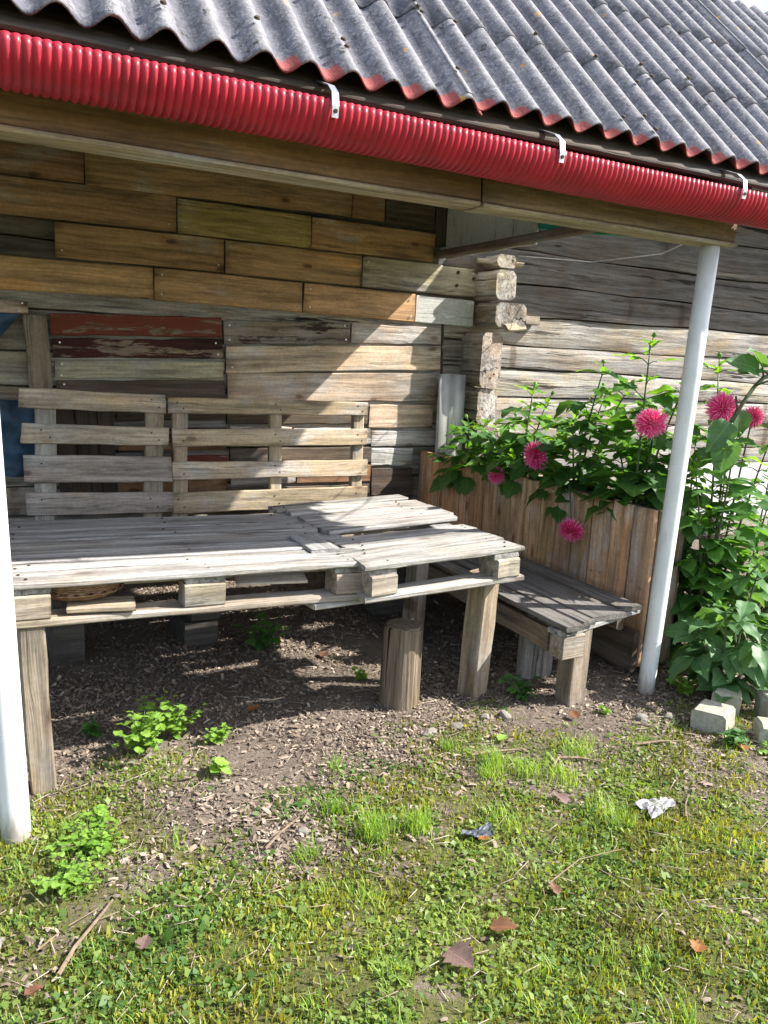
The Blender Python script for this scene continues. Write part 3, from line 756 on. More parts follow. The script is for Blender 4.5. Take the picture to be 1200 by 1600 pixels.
# wicker basket
bk = thing('wicker_basket', 'shallow brown wicker basket tucked inside the left gap of the table pallet', 'basket', (.245, 2.59, .602))
v = []; f = []; S = 48; prof = [(.0, 0.0), (.06, .0), (.10, .006), (.125, .025), (.135, .058), (.130, .060), (.120, .027), (.096, .012), (.0, .008)]
for i, (r_, z) in enumerate(prof):
    for k in range(S):
        a = 2 * math.pi * k / S
        e = .003 * ((-1) ** (k // 2 + i)) if 1 < i < 6 else 0
        v.append(((r_ + e) * math.cos(a), (r_ + e) * .85 * math.sin(a), z))
for i in range(len(prof) - 1):
    for k in range(S): f.append((i * S + k, i * S + (k + 1) % S, (i + 1) * S + (k + 1) % S, (i + 1) * S + k))
def wicker():
    s = NT('woven_wicker')
    c = s.n('ShaderNodeTexCoord').outputs['Object']
    ws = s.n('ShaderNodeTexWave'); s.l(c, ws.inputs['Vector']); ws.inputs['Scale'].default_value = 38; ws.inputs['Distortion'].default_value = 2.5; ws.bands_direction = 'Z'
    n = s.noise(c, 60, 4)
    col = s.mix(ws.outputs['Fac'], (.07, .035, .018), (.26, .15, .08)); col = s.mix(s.ramp(n, .4, .7, 0, .5), col, (.38, .26, .15))
    return s.done(col, .7, s.bump(ws.outputs['Fac'], .6, .01), .3)
M['wicker'] = wicker()
link('bowl', pymesh('bowl', v, f, True), M['wicker'], bk)
for z, r_ in ((.06, .136), (.03, .131)):
    t = MB(); pts = [(r_ * math.cos(2 * math.pi * k / 40), r_ * .85 * math.sin(2 * math.pi * k / 40), z + .003 * (-1) ** k) for k in range(41)]
    t.tube(pts, .006, 6, False); t.build('woven_rim', M['wicker'], bk, True)

# ------------------------------------------------------------------ stump
st_ = thing('log_stump', 'split cracked log stump standing upright in front of the table', 'stump', (1.465, 2.63, G(1.465, 2.63)))
def stump_mesh(rad, H, seed):
    q = random.Random(seed); S = 44; v = []; f = []
    prof = [1 + .05 * math.sin(k * .43 + 1) + q.uniform(-.014, .014) + (-.12 if k in (27,) else 0) + (-.05 if k in (26, 28, 35) else 0) for k in range(S)]
    zs = [-.04, .0, .03, .1, .18, .25, H - .008, H]
    for i, z in enumerate(zs):
        for k in range(S):
            a = 2 * math.pi * k / S
            r_ = rad * prof[k] * (1.03 - .04 * z / H) * (1 + q.uniform(-.008, .008)) * (.95 if i == len(zs) - 1 else 1)
            v.append((r_ * math.cos(a) + .01 * z, r_ * math.sin(a), z + (.006 * math.sin(a * 2) if z > .2 else 0)))
    for i in range(len(zs) - 1):
        for k in range(S): f.append((i * S + k, i * S + (k + 1) % S, (i + 1) * S + (k + 1) % S, (i + 1) * S + k))
    n0 = (len(zs) - 1) * S
    c = len(v); v.append((.003, 0, H - .004))
    for k in range(S): f.append((n0 + k, n0 + (k + 1) % S, c))
    return v, f
def stump_material():
    s = NT('split_log_bark')
    def cs(v_): return s.coord(v_, False)
    g1 = s.noise(cs((75, 75, 3)), 1, 6, .6); g2 = s.noise(cs((22, 22, 1.2)), 1, 4); b = s.noise(cs((9, 9, 5)), 1, 5)
    c = s.mix(s.ramp(g1, .3, .7), (.075, .056, .04), (.27, .215, .16))
    c = s.mix(s.ramp(g2, .5, .68, 0, .8), c, (.07, .048, .032))
    c = s.mix(s.ramp(b, .5, .7, 0, .6), c, (.17, .14, .075))
    ck = s.noise(cs((60, 60, 1.3)), 1, 3, .5)
    c = s.mix(s.ramp(ck, .62, .67), c, (.012, .009, .007))
    return s.done(c, .9, s.bump(s.math('SUBTRACT', g1, s.ramp(ck, .6, .67)), .9, .012), .2)
M['stump'] = stump_material()
v, f = stump_mesh(.080, .335, 4)
link('trunk', pymesh('trunk', v, f), M['stump'], st_)
def endgrain():
    s = NT('log_end_grain')
    c = s.coord((1, 1, 1), False)
    ln = s.n('ShaderNodeVectorMath', operation='LENGTH'); s.l(c, ln.inputs[0])
    rr = s.math('SINE', s.math('MULTIPLY', ln.outputs['Value'], 900))
    n = s.noise(c, 40, 5)
    col = s.mix(s.ramp(rr, -1, 1), (.13, .10, .075), (.22, .18, .14)); col = s.mix(s.ramp(n, .45, .65, 0, .7), col, (.06, .05, .04))
    return s.done(col, .9, s.bump(n, .5, .01), .2)
M['endgrain'] = endgrain()
v = [(0, 0, 0)] + [(.070 * (1 + rnd.uniform(-.03, .03)) * math.cos(2 * math.pi * k / 30), .070 * (1 + rnd.uniform(-.03, .03)) * math.sin(2 * math.pi * k / 30), 0) for k in range(30)]
link('cut_face', pymesh('cut_face', v + [(x, y, -.012) for x, y, z in v], [(0, k + 1, (k + 1) % 30 + 1) for k in range(30)] + [(k + 1, k + 32, (k + 1) % 30 + 32, (k + 1) % 30 + 1) for k in range(30)]), M['endgrain'], st_, (.003, 0, .3415))

# ------------------------------------------------------------------ planter and bench
pb = thing('planter_box', 'tall brown plank planter box behind the low bench holding dahlias', 'planter', (2.87, 3.6, 0))
n = 16; y = 4.66; wd = 2.16 / n
for k in range(n):
    w_ = wd * rnd.uniform(.92, 1.08)
    yc = y - wd / 2 - k * wd
    top = .79 + rnd.uniform(-.006, .006)
    board('plank', (2.655 - 2.87 + rnd.uniform(-.004, .004), yc - 3.6, .055), (2.655 - 2.87 + rnd.uniform(-.004, .004), yc - 3.6 + rnd.uniform(-.003, .003), top), wd - .005, .024, (-1, 0, 0), M['wood'], pb,
          vary((.64, .36, .195) if k < 6 else (.58, .365, .215), .12))
nb = MB()
for k in range(n):
    for z in (.755, .43):
        for dy in (-.03, .03):
            if rnd.random() < .25: continue
            p = Vector((2.642 - 2.87, 4.66 - wd / 2 - k * wd + dy - 3.6, z + rnd.uniform(-.012, .012))); nb.tube([p, p + Vector((-.003, 0, 0))], .0045, 6)
tag(nb.build('nail', M['zinc'], pb), kind='stuff')
for k in range(1):
    x = 2.75
    board('end_plank', (x - 2.87, 2.512 - 3.6, .06), (x - 2.87, 2.512 - 3.6, .785), .155, .024, (0, -1, 0), M['wood'], pb, vary((.22, .15, .10)))
for k in range(12):
    yc = 4.58 - k * .18
    board('back_plank', (2.845 - 2.87, yc - 3.6, .05), (2.845 - 2.87, yc - 3.6, .74), .175, .024, (1, 0, 0), M['wood'], pb, vary((.22, .15, .10)))
board('top_rail', (2.692 - 2.87, 2.53 - 3.6, .765), (2.692 - 2.87, 4.65 - 3.6, .765), .04, .045, (0, 0, 1), M['wood'], pb, (.24, .17, .11))
board('foot_board', (2.615 - 2.87, 2.50 - 3.6, .13), (2.615 - 2.87, 3.3 - 3.6, .13), .2, .03, (-1, 0, 0), M['wood'], pb, (.13, .095, .07))
so_ = MB(); so_.box((-.12, 0, .62), (.15, 2.1, .03)); so_.build('soil', M['ground'], pb)

bn = thing('pallet_bench', 'low dark weathered pallet bench in front of the plank planter', 'bench', (2.32, 3.0, 0))
xs = [(2.02, .105, 2.305), (2.132, .078, 2.335), (2.218, .20, 2.375), (2.425, .135, 2.435)]
for (x0_, wd, ys) in xs:
    board('seat_slat', (x0_ + wd / 2 - 2.32, ys - 3.0, .372 + rnd.uniform(-.003, .003)), (x0_ + wd / 2 - 2.32 + rnd.uniform(-.006, .006), 4.2 - 3.0, .372), wd - .006, .022, (0, 0, 1), M['grey_wood'], bn, vary((.205, .165, .13), .12))
board('end_board', (2.02 - 2.32, 2.352 - 3.0, .349), (2.555 - 2.32, 2.492 - 3.0, .349), .09, .021, (0, 0, 1), M['grey_wood'], bn, (.38, .35, .31))
board('end_board', (2.065 - 2.32, 3.3 - 3.0, .349), (2.555 - 2.32, 3.3 - 3.0, .349), .12, .021, (0, 0, 1), M['grey_wood'], bn, (.22, .18, .15))
board('side_rail', (2.052 - 2.32, 2.42 - 3.0, .29), (2.085 - 2.32, 4.1 - 3.0, .29), .095, .04, (-1, 0, 0), M['wood'], bn, (.22, .165, .12))
board('side_rail', (2.525 - 2.32, 2.52 - 3.0, .29), (2.535 - 2.32, 4.1 - 3.0, .29), .095, .04, (-1, 0, 0), M['wood'], bn, (.2, .16, .12))
link('corner_block', plank_mesh(.11, .09, .1, rough=.003), M['wood'], bn, (2.085 - 2.32, 2.36 - 3.0, .288), (0, 0, 0), (.36, .30, .24))
board('leg', (2.165 - 2.32, 2.40 - 3.0, -.03), (2.165 - 2.32, 2.40 - 3.0, .335), .095, .095, (0, -1, 0), M['wood'], bn, (.30, .24, .18))
board('leg', (2.2 - 2.32, 3.9 - 3.0, -.03), (2.2 - 2.32, 3.9 - 3.0, .335), .095, .095, (0, -1, 0), M['wood'], bn, (.28, .22, .17))
for k in range(3):
    board('support_board', (2.13 + k * .058 - 2.32, 2.68 - 3.0, -.03), (2.13 + k * .058 - 2.32, 2.68 - 3.0, .3), .055, .05, (0, -1, 0), M['grey_wood'], bn, vary((.22, .17, .13)))

# rear bench behind the table, on blocks
rb = thing('rear_bench', 'low shadowed plank bench behind the table carried on blocks', 'bench', (1.0, 3.9, 0))
for k in range(5):
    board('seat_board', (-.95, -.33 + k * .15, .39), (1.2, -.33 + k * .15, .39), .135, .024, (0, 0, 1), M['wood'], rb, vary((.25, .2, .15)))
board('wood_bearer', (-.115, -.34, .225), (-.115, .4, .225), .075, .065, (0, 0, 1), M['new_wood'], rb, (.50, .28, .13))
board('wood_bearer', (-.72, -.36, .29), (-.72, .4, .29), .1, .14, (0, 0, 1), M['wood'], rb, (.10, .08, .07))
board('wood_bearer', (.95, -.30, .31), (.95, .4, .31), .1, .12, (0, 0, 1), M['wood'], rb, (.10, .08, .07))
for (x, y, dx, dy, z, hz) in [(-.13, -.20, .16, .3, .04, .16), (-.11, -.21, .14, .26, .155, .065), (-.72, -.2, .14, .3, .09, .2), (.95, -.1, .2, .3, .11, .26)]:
    link('concrete_block', plank_mesh(dx, dy, hz, rough=.004, ch=.006), M['wood'], rb, (x, y, z), (0, 0, R(rnd.uniform(-8, 8))), (.11, .10, .09))  # shade under the table is put into the blocks' dark tint
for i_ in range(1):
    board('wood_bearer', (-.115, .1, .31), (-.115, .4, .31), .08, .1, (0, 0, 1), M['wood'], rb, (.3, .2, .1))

# metal sheet and rod in the corner, tarpaulin
v = []; f = []
prof = [(-.10, .0), (-.085, -.012), (-.04, -.004), (-.01, -.002), (.01, -.016), (.04, -.018), (.07, -.006), (.10, .0)]
for t in (0, .002):
    for z in (.0, .30, .60):
        for (x, y_) in prof: v.append((x + (z - .3) * .012, y_ + t + z * .05, z))
P_ = len(prof)
for t in (0, 1):
    for i in range(2):
        for k in range(P_ - 1):
            o_ = t * 3 * P_; q4 = (o_ + i * P_ + k, o_ + i * P_ + k + 1, o_ + (i + 1) * P_ + k + 1, o_ + (i + 1) * P_ + k)
            f.append(q4 if t == 0 else q4[::-1])
for k in range(P_ - 1): f.append((2 * P_ + k, 2 * P_ + k + 1, 5 * P_ + k + 1, 5 * P_ + k))
for i in range(2):
    f.append((i * P_, (i + 1) * P_, 3 * P_ + (i + 1) * P_, 3 * P_ + i * P_)); f.append((i * P_ + P_ - 1, 3 * P_ + i * P_ + P_ - 1, 3 * P_ + (i + 1) * P_ + P_ - 1, (i + 1) * P_ + P_ - 1))
ms_ = link('metal_sheet', pymesh('metal_sheet', v, f, True), M['sheet_metal'], None, (2.80, 4.53, .715), (0, 0, R(-6)))
tag(ms_, 'bent dull grey metal sheet standing in the wall corner behind the planter', 'metal sheet')
r_ = MB(); r_.tube([(2.755, 4.60, .75), (2.745, 4.60, 1.3), (2.730, 4.60, 1.64)], .010, 8)
tag(r_.build('iron_rod', M['rust']), 'thin rusty rod standing upright in the wall corner', 'rod')
v = []; f = []
for i in range(13):
    for k in range(9):
        t, u_ = i / 12, k / 8
        v.append((-.06 + u_ * .33 + .02 * math.sin(t * 9), 4.57 + .025 * math.sin(u_ * 13 + t * 4) + .012 * math.sin(t * 17), 1.10 - t * .40 - .03 * u_))
for i in range(12):
    for k in range(8): f.append((i * 9 + k, (i + 1) * 9 + k, (i + 1) * 9 + k + 1, i * 9 + k + 1))
o = link('blue_tarpaulin', pymesh('blue_tarpaulin', v, f, True), M['blue']); md = o.modifiers.new('thickness', 'SOLIDIFY'); md.thickness = .006
tag(o, 'faded blue tarpaulin hanging on the wall behind the left pallet', 'tarpaulin')
v = [(x, y_ + .01 * math.sin(x * 30), z) for (x, y_, z) in v]
v2 = []; f2 = []
for i in range(6):
    for k in range(5):
        t, u_ = i / 5, k / 4
        v2.append((-.12 + u_ * (.30 - .2 * t), 4.6 + .02 * math.sin(u_ * 7 + t * 3), 1.53 - t * .25))
for i in range(5):
    for k in range(4): f2.append((i * 5 + k, (i + 1) * 5 + k, (i + 1) * 5 + k + 1, i * 5 + k + 1))
o = link('hanging_cloth', pymesh('hanging_cloth', v2, f2, True), M['blue']); md = o.modifiers.new('thickness', 'SOLIDIFY'); md.thickness = .006
tag(o, 'dark blue cloth corner hanging on the logs above the tarpaulin', 'cloth')

# ------------------------------------------------------------------ plants
def leaf_mesh(seed, width=.5, serr=.10, droop=.35, fold=.25, n=8):
    q = random.Random(seed); v = []; f = []
    for i in range(n + 1):
        t = i / n
        w_ = width * .5 * (math.sin(math.pi * min(1, t ** .72)) ** .85 if 0 < t < 1 else .02)
        if 0 < i < n: w_ *= 1 + (serr if i % 2 else -serr)
        zc = -droop * t * t * .6 + .02 * math.sin(t * 9 + seed)
        x = t * (1 - droop * .12 * t)
        e = fold * w_ + .03 * math.sin(t * 11 + seed * 1.7)
        v += [(x - .02 * serr, -w_, zc + e), (x - .0, -w_ * .5, zc + e * .62), (x, 0, zc), (x, w_ * .5, zc + e * .62), (x - .02 * serr, w_, zc + e + .02 * math.sin(seed + t * 7))]
    for i in range(n):
        for k in range(4): f.append((i * 5 + k, (i + 1) * 5 + k, (i + 1) * 5 + k + 1, i * 5 + k + 1))
    return pymesh('leaf', v, f, True)
LM = {}
def leafset(key, mat, **k):
    LM[key] = []
    for i in range(5):
        me = leaf_mesh(i * 7 + len(LM) * 31, **k); me.materials.append(M[mat]); LM[key].append(me)
leafset('dahlia', 'leaf', width=.72, serr=.10, droop=.45)
leafset('young', 'leaf_young', width=.42, serr=.07, droop=.3)
leafset('big', 'leaf_big', width=.66, serr=.05, droop=.55, fold=.3, n=10)
leafset('weed', 'weed', width=.75, serr=.16, droop=.4)

def put_leaf(parent, key, pos, d, up, size, q, name='leaf'):
    me = q.choice(LM[key])
    o = bpy.data.objects.new(name, me); COL.objects.link(o); o.parent = parent
    mt = frame(d, up)
    o.rotation_euler = mt.to_euler(); o.location = pos; o.scale = (size, size * q.uniform(.85, 1.15), size)
    return o

def flower_mesh(seed, n=250):
    q = random.Random(seed); v = []; f = []; at = []
    for i in range(n):
        t = (i + .5) / n
        pol = R(4) + R(128) * t ** .62           # polar angle off the flower axis
        az = i * 2.399963 + q.uniform(-.1, .1)
        d = Vector((math.sin(pol) * math.cos(az), math.sin(pol) * math.sin(az), math.cos(pol)))
        L = (.30 + .70 * min(1, t * 2.0)) * q.uniform(.85, 1.06)
        side = d.cross(Vector((math.cos(az), math.sin(az), -2)))
        if side.length < 1e-3: continue
        side.normalize(); nrm = side.cross(d)
        wd = .050 * (0.6 + .6 * t)
        base = len(v)
        for s_, wq, lift in ((.1, .5, 0), (.45, 1, .04), (.8, .85, .02), (1, .12, .06 * q.uniform(-1, 1.6))):
            c = d * (L * s_) + nrm * lift * q.uniform(-1.5, 2.5)
            cup = nrm * wd * wq * .6
            v += [c - side * wd * wq + cup, c, c + side * wd * wq + cup]
            at += [min(1, s_ * .9 + .1 * q.random())] * 3
        for r_ in range(3):
            for k in range(2): f.append((base + r_ * 3 + k, base + (r_ + 1) * 3 + k, base + (r_ + 1) * 3 + k + 1, base + r_ * 3 + k + 1))
    me = npmesh('flower', np.array([tuple(x) for x in v]), np.array(f), {'rnd': at}, True)
    me.materials.append(M['petal'])
    return me
FM = [flower_mesh(i) for i in range(3)]

def curve_pts(p0, p1, p2, n=8):
    p0, p1, p2 = Vector(p0), Vector(p1), Vector(p2)
    return [p0.lerp(p1, t).lerp(p1.lerp(p2, t), t) for t in [i / n for i in range(n + 1)]]

def dahlia(base, label, stems, seed, leafsize=.158, key='dahlia', flowers=(), group='dahlias growing along the planter', cap=270, name='dahlia_plant', pairs=8.5, lowleaf=.10):
    q = random.Random(seed)
    o = thing(name, label, 'plant', base, group=group)
    B0 = Vector(base); sm = MB(); cnt = 0
    for (tip, bend) in stems:
        tip = Vector(tip) - B0
        mid = Vector((tip.x * .35 + bend[0], tip.y * .35 + bend[1], tip.z * .55))
        start = Vector((q.uniform(-.04, .04), q.uniform(-.06, .06), -.02))
        pts = curve_pts(start, mid, tip, 9)
        sm.tube(pts, [.0085 - .0055 * i / 9 for i in range(10)], 6)
        L = sum((pts[i + 1] - pts[i]).length for i in range(9))
        npair = max(3, int(L / (.72 / pairs)))
        az0 = q.uniform(0, 6.28)
        for k in range(npair):
            t = lowleaf + (1 - lowleaf) * (k + .5) / npair + q.uniform(-.02, .02)
            i = min(8, int(t * 9)); p = pts[i].lerp(pts[i + 1], min(1, t * 9 - i)); ax = (pts[i + 1] - pts[i]).normalized()
            young = t > .74
            for s_ in (0, 1):
                az = az0 + k * 1.57 + s_ * math.pi + q.uniform(-.3, .3)
                out = Vector((math.cos(az), math.sin(az), 0))
                d = (out * 1.0 + ax * q.uniform(.15, .7) + Vector((0, 0, q.uniform(-.25, .25)))).normalized()
                pl = q.uniform(.05, .11) * (leafsize / .128) * (.5 if young else 1)
                e = p + d * pl
                sm.tube([p, (p + e) / 2 + Vector((0, 0, .006)), e], [.0028, .0022, .0018], 4, False)
                sz = leafsize * q.uniform(.75, 1.25) * (.72 if young else 1)
                kk = 'young' if (young and key != 'big') else key
                ups = Vector((q.uniform(-.5, .5), q.uniform(-.5, .5), 1))
                dd = (d + Vector((0, 0, q.uniform(-.75, -.05)))).normalized()
                if cnt < cap:
                    put_leaf(o, kk, e, dd, ups, sz, q); cnt += 1
                side = Vector((-d.y, d.x, 0)).normalized()
                if not young or q.random() < .4:
                    for sg in (-1, 1):
                        if cnt < cap and q.random() < .85:
                            put_leaf(o, kk, p + d * pl * .75, (dd * .7 + side * sg + Vector((0, 0, q.uniform(-.3, .2)))).normalized(), ups, sz * q.uniform(.6, .85), q); cnt += 1
        for k in range(q.randint(3, 5)):
            az = az0 + k * 1.7
            put_leaf(o, 'young' if key != 'big' else key, pts[-1] - Vector((0, 0, .012 * k)), Vector((math.cos(az), math.sin(az), q.uniform(.3, 1.3))), Vector((q.uniform(-.3, .3), q.uniform(-.3, .3), 1)), leafsize * q.uniform(.35, .6), q)
    for (tip, bend) in stems[:3]:
        pp = Vector(tip) - B0; bd = MB(); e = Vector((q.uniform(-.03, .03), q.uniform(-.03, .03), q.uniform(.03, .06)))
        bd.tube([pp, pp + e * .6, pp + e * .75, pp + e, pp + e * 1.15], [.0022, .002, .009, .010, .003], 7); bd.build('bud', M['leaf_young'], o, True)
    for (pos, axis_, size, mid) in flowers:
        pp = Vector(pos) - B0; ax = Vector(axis_).normalized()
        if mid is not None:
            sm.tube(curve_pts((0, 0, 0), Vector(mid) - B0, pp - ax * size * .2, 10), [.0065 - .0003 * i for i in range(11)], 6)
        fo = bpy.data.objects.new('flower', q.choice(FM)); COL.objects.link(fo); fo.parent = o
        fo.location = pp; fo.rotation_euler = frame(Vector((.3, .2, 1)).cross(ax), ax).to_euler(); fo.scale = (size * q.uniform(.9, 1.08), size * q.uniform(.9, 1.08), size * q.uniform(.85, 1.1))
        bud = MB(); bud.tube([pp - ax * size * .30, pp - ax * size * .12, pp + ax * size * .05], [.004, size * .2, size * .22], 8); bud.build('calyx', M['stem'], o, True)
    sm.build('stem', M['stem'], o, True)
    return o

SZ = .635
dahlia((2.76, 4.22, SZ), 'dark dahlia beside the metal sheet at the far planter end with a small red bloom', [((2.72, 4.18, 1.02), (0, 0)), ((2.66, 4.05, .86), (-.02, 0)), ((2.95, 4.0, 1.05), (0, 0)), ((2.74, 3.86, .95), (0, 0)), ((2.98, 4.38, 1.02), (0, 0)), ((2.63, 3.78, .83), (-.05, 0))], 1,
       flowers=[((2.585, 3.66, .775), (-.8, -.5, .25), .058, (2.7, 3.9, 1.0))])
dahlia((2.75, 3.66, SZ), 'leafy dahlia in the planter with one pink bloom nodding over the edge', [((2.80, 3.66, 1.26), (0, 0)), ((2.70, 3.5, 1.02), (0, 0)), ((2.98, 3.75, 1.2), (0, 0)), ((2.66, 3.62, .9), (0, 0)), ((2.92, 3.42, 1.12), (0, 0)), ((2.72, 3.36, .92), (0, 0))], 2,
       flowers=[((2.64, 3.395, .915), (-.75, -.25, -.2), .09, (2.76, 3.5, 1.15))])
dahlia((2.75, 3.20, SZ), 'tall dahlia in the middle of the planter with a pink bloom hanging over the planks', [((2.80, 3.10, 1.40), (0, 0)), ((2.74, 3.22, 1.12), (0, 0)), ((2.97, 3.25, 1.28), (0, 0)), ((2.86, 2.98, 1.3), (0, 0)), ((2.76, 3.02, .98), (0, 0)), ((2.68, 3.25, .86), (0, 0))], 3,
       flowers=[((2.56, 2.955, .60), (-.6, -.35, -.55), .082, (2.58, 3.05, 1.02))])
dahlia((2.75, 2.76, SZ), 'dahlia at the near planter end with a round pink bloom beside the white post', [((2.84, 2.84, 1.53), (.0, 0)), ((2.93, 2.68, 1.34), (0, 0)), ((2.76, 2.9, 1.05), (0, 0)), ((2.98, 2.85, 1.2), (0, 0)), ((2.72, 2.78, .9), (0, 0)), ((2.85, 2.62, 1.0), (0, 0))], 4,
       flowers=[((2.66, 2.60, 1.170), (-.35, -.6, -.1), .088, (2.84, 2.72, 1.05))])
dahlia((3.06, 2.50, 0), 'tall bushy dahlia on the ground right of the white post with a red bloom', [((3.06, 2.62, 1.44), (0, 0)), ((2.92, 2.36, 1.12), (0, 0)), ((2.85, 2.5, 1.0), (0, 0)), ((3.22, 2.4, 1.18), (0, 0)), ((2.84, 2.44, .78), (0, 0)), ((3.0, 2.22, .6), (0, 0)), ((3.25, 2.66, 1.0), (0, 0)), ((2.86, 2.3, .42), (0, 0))], 5, leafsize=.14,
       flowers=[((2.985, 2.50, 1.25), (-.5, -.8, .1), .083, (3.12, 2.55, 1.1)), ((3.20, 2.50, 1.215), (-.2, -.9, .1), .06, (3.2, 2.55, .9))], group='dahlias growing on the ground', pairs=7.5, lowleaf=.12)
dahlia((2.86, 2.20, 0), 'low broad-leaved dahlia drooping over the concrete cubes', [((2.78, 2.18, .42), (0, 0)), ((2.95, 2.05, .40), (0, 0)), ((3.05, 2.25, .55), (0, 0)), ((2.72, 2.26, .30), (0, 0)), ((2.9, 2.12, .26), (0, 0)), ((3.12, 2.08, .36), (0, 0))], 6, leafsize=.16, key='big', group='dahlias growing on the ground', pairs=7)
dahlia((3.35, 2.55, 0), 'pale-leaved bush at the right edge behind the concrete cubes', [((3.32, 2.45, .82), (0, 0)), ((3.5, 2.6, .9), (0, 0)), ((3.2, 2.38, .6), (0, 0)), ((3.45, 2.38, .66), (0, 0)), ((3.6, 2.5, .7), (0, 0)), ((3.3, 2.3, .4), (0, 0))], 8, leafsize=.13, key='dahlia', group='dahlias growing on the ground', pairs=7)
dahlia((2.98, 2.62, 0), 'dense middle dahlia bush filling the space between the planter end and the tall dahlia', [((2.9, 2.55, .95), (0, 0)), ((3.1, 2.5, .88), (0, 0)), ((2.88, 2.7, .8), (0, 0)), ((3.12, 2.75, 1.1), (0, 0)), ((2.98, 2.48, .62), (0, 0)), ((3.0, 2.72, 1.2), (0, 0))], 9, leafsize=.125, group='dahlias growing on the ground', pairs=8)
# sunflower leaning in from the right

sf = thing('sunflower_plant', 'thick-stemmed plant with very large rough leaves leaning in from the right', 'plant', (3.75, 2.75, 0))
q = random.Random(12); sm = MB(); b0 = Vector((3.75, 2.75, 0))
pts = curve_pts((0, 0, 0), Vector((3.50, 2.5, 1.95)) - b0, Vector((2.93, 2.40, 1.20)) - b0, 14)
sm.tube(pts, [.016 - .0006 * i for i in range(15)], 8)
for (i, d, sz) in [(9, (-.5, -.5, .5), .16), (11, (-.6, -.3, .55), .18), (14, (-.35, -.2, -.95), .19), (12, (.2, -.6, .3), .16), (10, (.5, -.5, -.2), .24), (8, (.6, -.5, 0), .24), (10, (-.8, -.2, .2), .2), (9, (.1, -.7, .1), .2), (8, (-.5, -.6, .1), .2), (6, (.7, -.2, -.1), .26), (4, (.6, -.5, -.3), .26)]:
    d = Vector(d).normalized(); e = pts[i] + d * .07
    sm.tube([pts[i], e], [.005, .004], 5)
    put_leaf(sf, 'big', e, d, Vector((-.3, -.4, .8)), sz, q)
for (b_, d, sz) in [((2.915, 2.40, 1.20), (-.75, -.1, -.75), .17), ((3.07, 2.41, 1.42), (-.75, -.1, .3), .19), ((2.98, 2.42, 1.25), (.3, -.2, -.8), .14), ((3.16, 2.42, 1.50), (.2, -.4, .6), .2)]:
    p = Vector(b_) - b0; sm.tube([p - Vector(d) * .05 + Vector((.03, .02, .02)), p], [.005, .004], 5); put_leaf(sf, 'big', p, d, Vector((-.35, -.75, .5)), sz, q)
sm.build('stem', M['stem'], sf, True)

# ------------------------------------------------------------------ weeds one can tell apart
def weed(x, y, h, n, size, label, seed, key='weed', name='weed', group='leafy weeds in the soil', spread=1.0):
    q = random.Random(seed); o = thing(name, label, 'weed', (x, y, G(x, y)), group=group); sm = MB()
    for k in range(n):
        az = q.uniform(0, 6.28); rr = h * q.uniform(.1, .8) * spread; hz = h * q.uniform(.35, 1)
        tip = Vector((rr * math.cos(az), rr * math.sin(az), hz))
        pts = curve_pts((0, 0, 0), (tip.x * .3, tip.y * .3, hz * .7), tip, 4)
        sm.tube(pts, [.0022, .002, .0018, .0015, .001], 4, False)
        for j_ in range(4):
            p = pts[min(4, 1 + j_)]
            a2 = q.uniform(0, 6.28); d = Vector((math.cos(a2), math.sin(a2), q.uniform(-.1, .5))).normalized()
            put_leaf(o, key, p, d, Vector((q.uniform(-.3, .3), q.uniform(-.3, .3), 1)), size * q.uniform(.6, 1.2), q)
    sm.build('stalk', M['stem'], o, True)
    return o
weed(.44, 2.585, .17, 44, .034, 'bright green lobed weed standing in sunlight before the table', 21)
weed(.56, 2.66, .15, 24, .032, 'small upright weed at the shade edge beside the bright lobed weed', 22)
weed(.69, 2.57, .06, 24, .024, 'tiny rounded light green weed in the mulch', 23)
weed(1.14, 3.42, .17, 16, .055, 'dark leafy weed growing in the shade under the table', 24, key='dahlia')
weed(1.97, 2.47, .10, 14, .042, 'green weed between the tilted table leg and the bench leg', 25, key='dahlia')
weed(.64, 2.36, .07, 3, .05, 'single pale broad leaf weed in the bare soil', 26)
weed(.30, 2.78, .07, 8, .035, 'dark grassy weed at the shade edge by the left table leg', 27, key='dahlia')
weed(2.52, 1.86, .07, 13, .04, 'low dark green weed at the foot of the front concrete cube', 28, key='dahlia')
weed(2.72, 2.3, .10, 10, .05, 'bright green seedling at the foot of the right white post', 29)
weed(2.22, 2.25, .04, 7, .025, 'tiny green seedling in the soil by the bench leg', 30)
weed(2.62, 1.72, .045, 50, .026, 'spreading light green weed below the right concrete cubes', 31, spread=3)
weed(1.42, 2.9, .05, 7, .03, 'small faint weed in the shade behind the stump', 32)
weed(.20, 2.12, .05, 66, .024, 'wide light green chickweed patch right of the left white post', 33, spread=2.6)
weed(.14, 1.97, .045, 60, .022, 'dense low chickweed cushion in front of the left white post', 34, spread=2.4)
weed(.24, 2.22, .06, 14, .026, 'small chickweed patch beside the left table leg', 35)

# ------------------------------------------------------------------ concrete cubes, stones, litter
def cube(x, y, sx, sy, sz, rz, label, tilt=0):
    o = link('concrete_cube', plank_mesh(sx * .88, sy * .88, sz * .95, rough=.005, ch=.012, endj=.006), M['concrete'], None, (x, y, G(x, y) + sz * .36), (R(tilt), R(tilt * .5), R(rz)))
    tag(o, label, 'concrete block', 'concrete cubes below the dahlias')
cube(2.76, 2.10, .13, .13, .12, 38, 'whitish concrete cube half under the drooping dahlia leaves', 3)
cube(2.575, 2.005, .145, .15, .105, 24, 'greenish concrete cube lying in front of the whitish cube', -3)
cube(2.90, 1.965, .15, .15, .12, 60, 'mossy tan concrete cube cut by the right picture edge', 2)
cube(2.715, 1.835, .13, .14, .09, 50, 'grey concrete cube lowest at the right picture edge', 0)

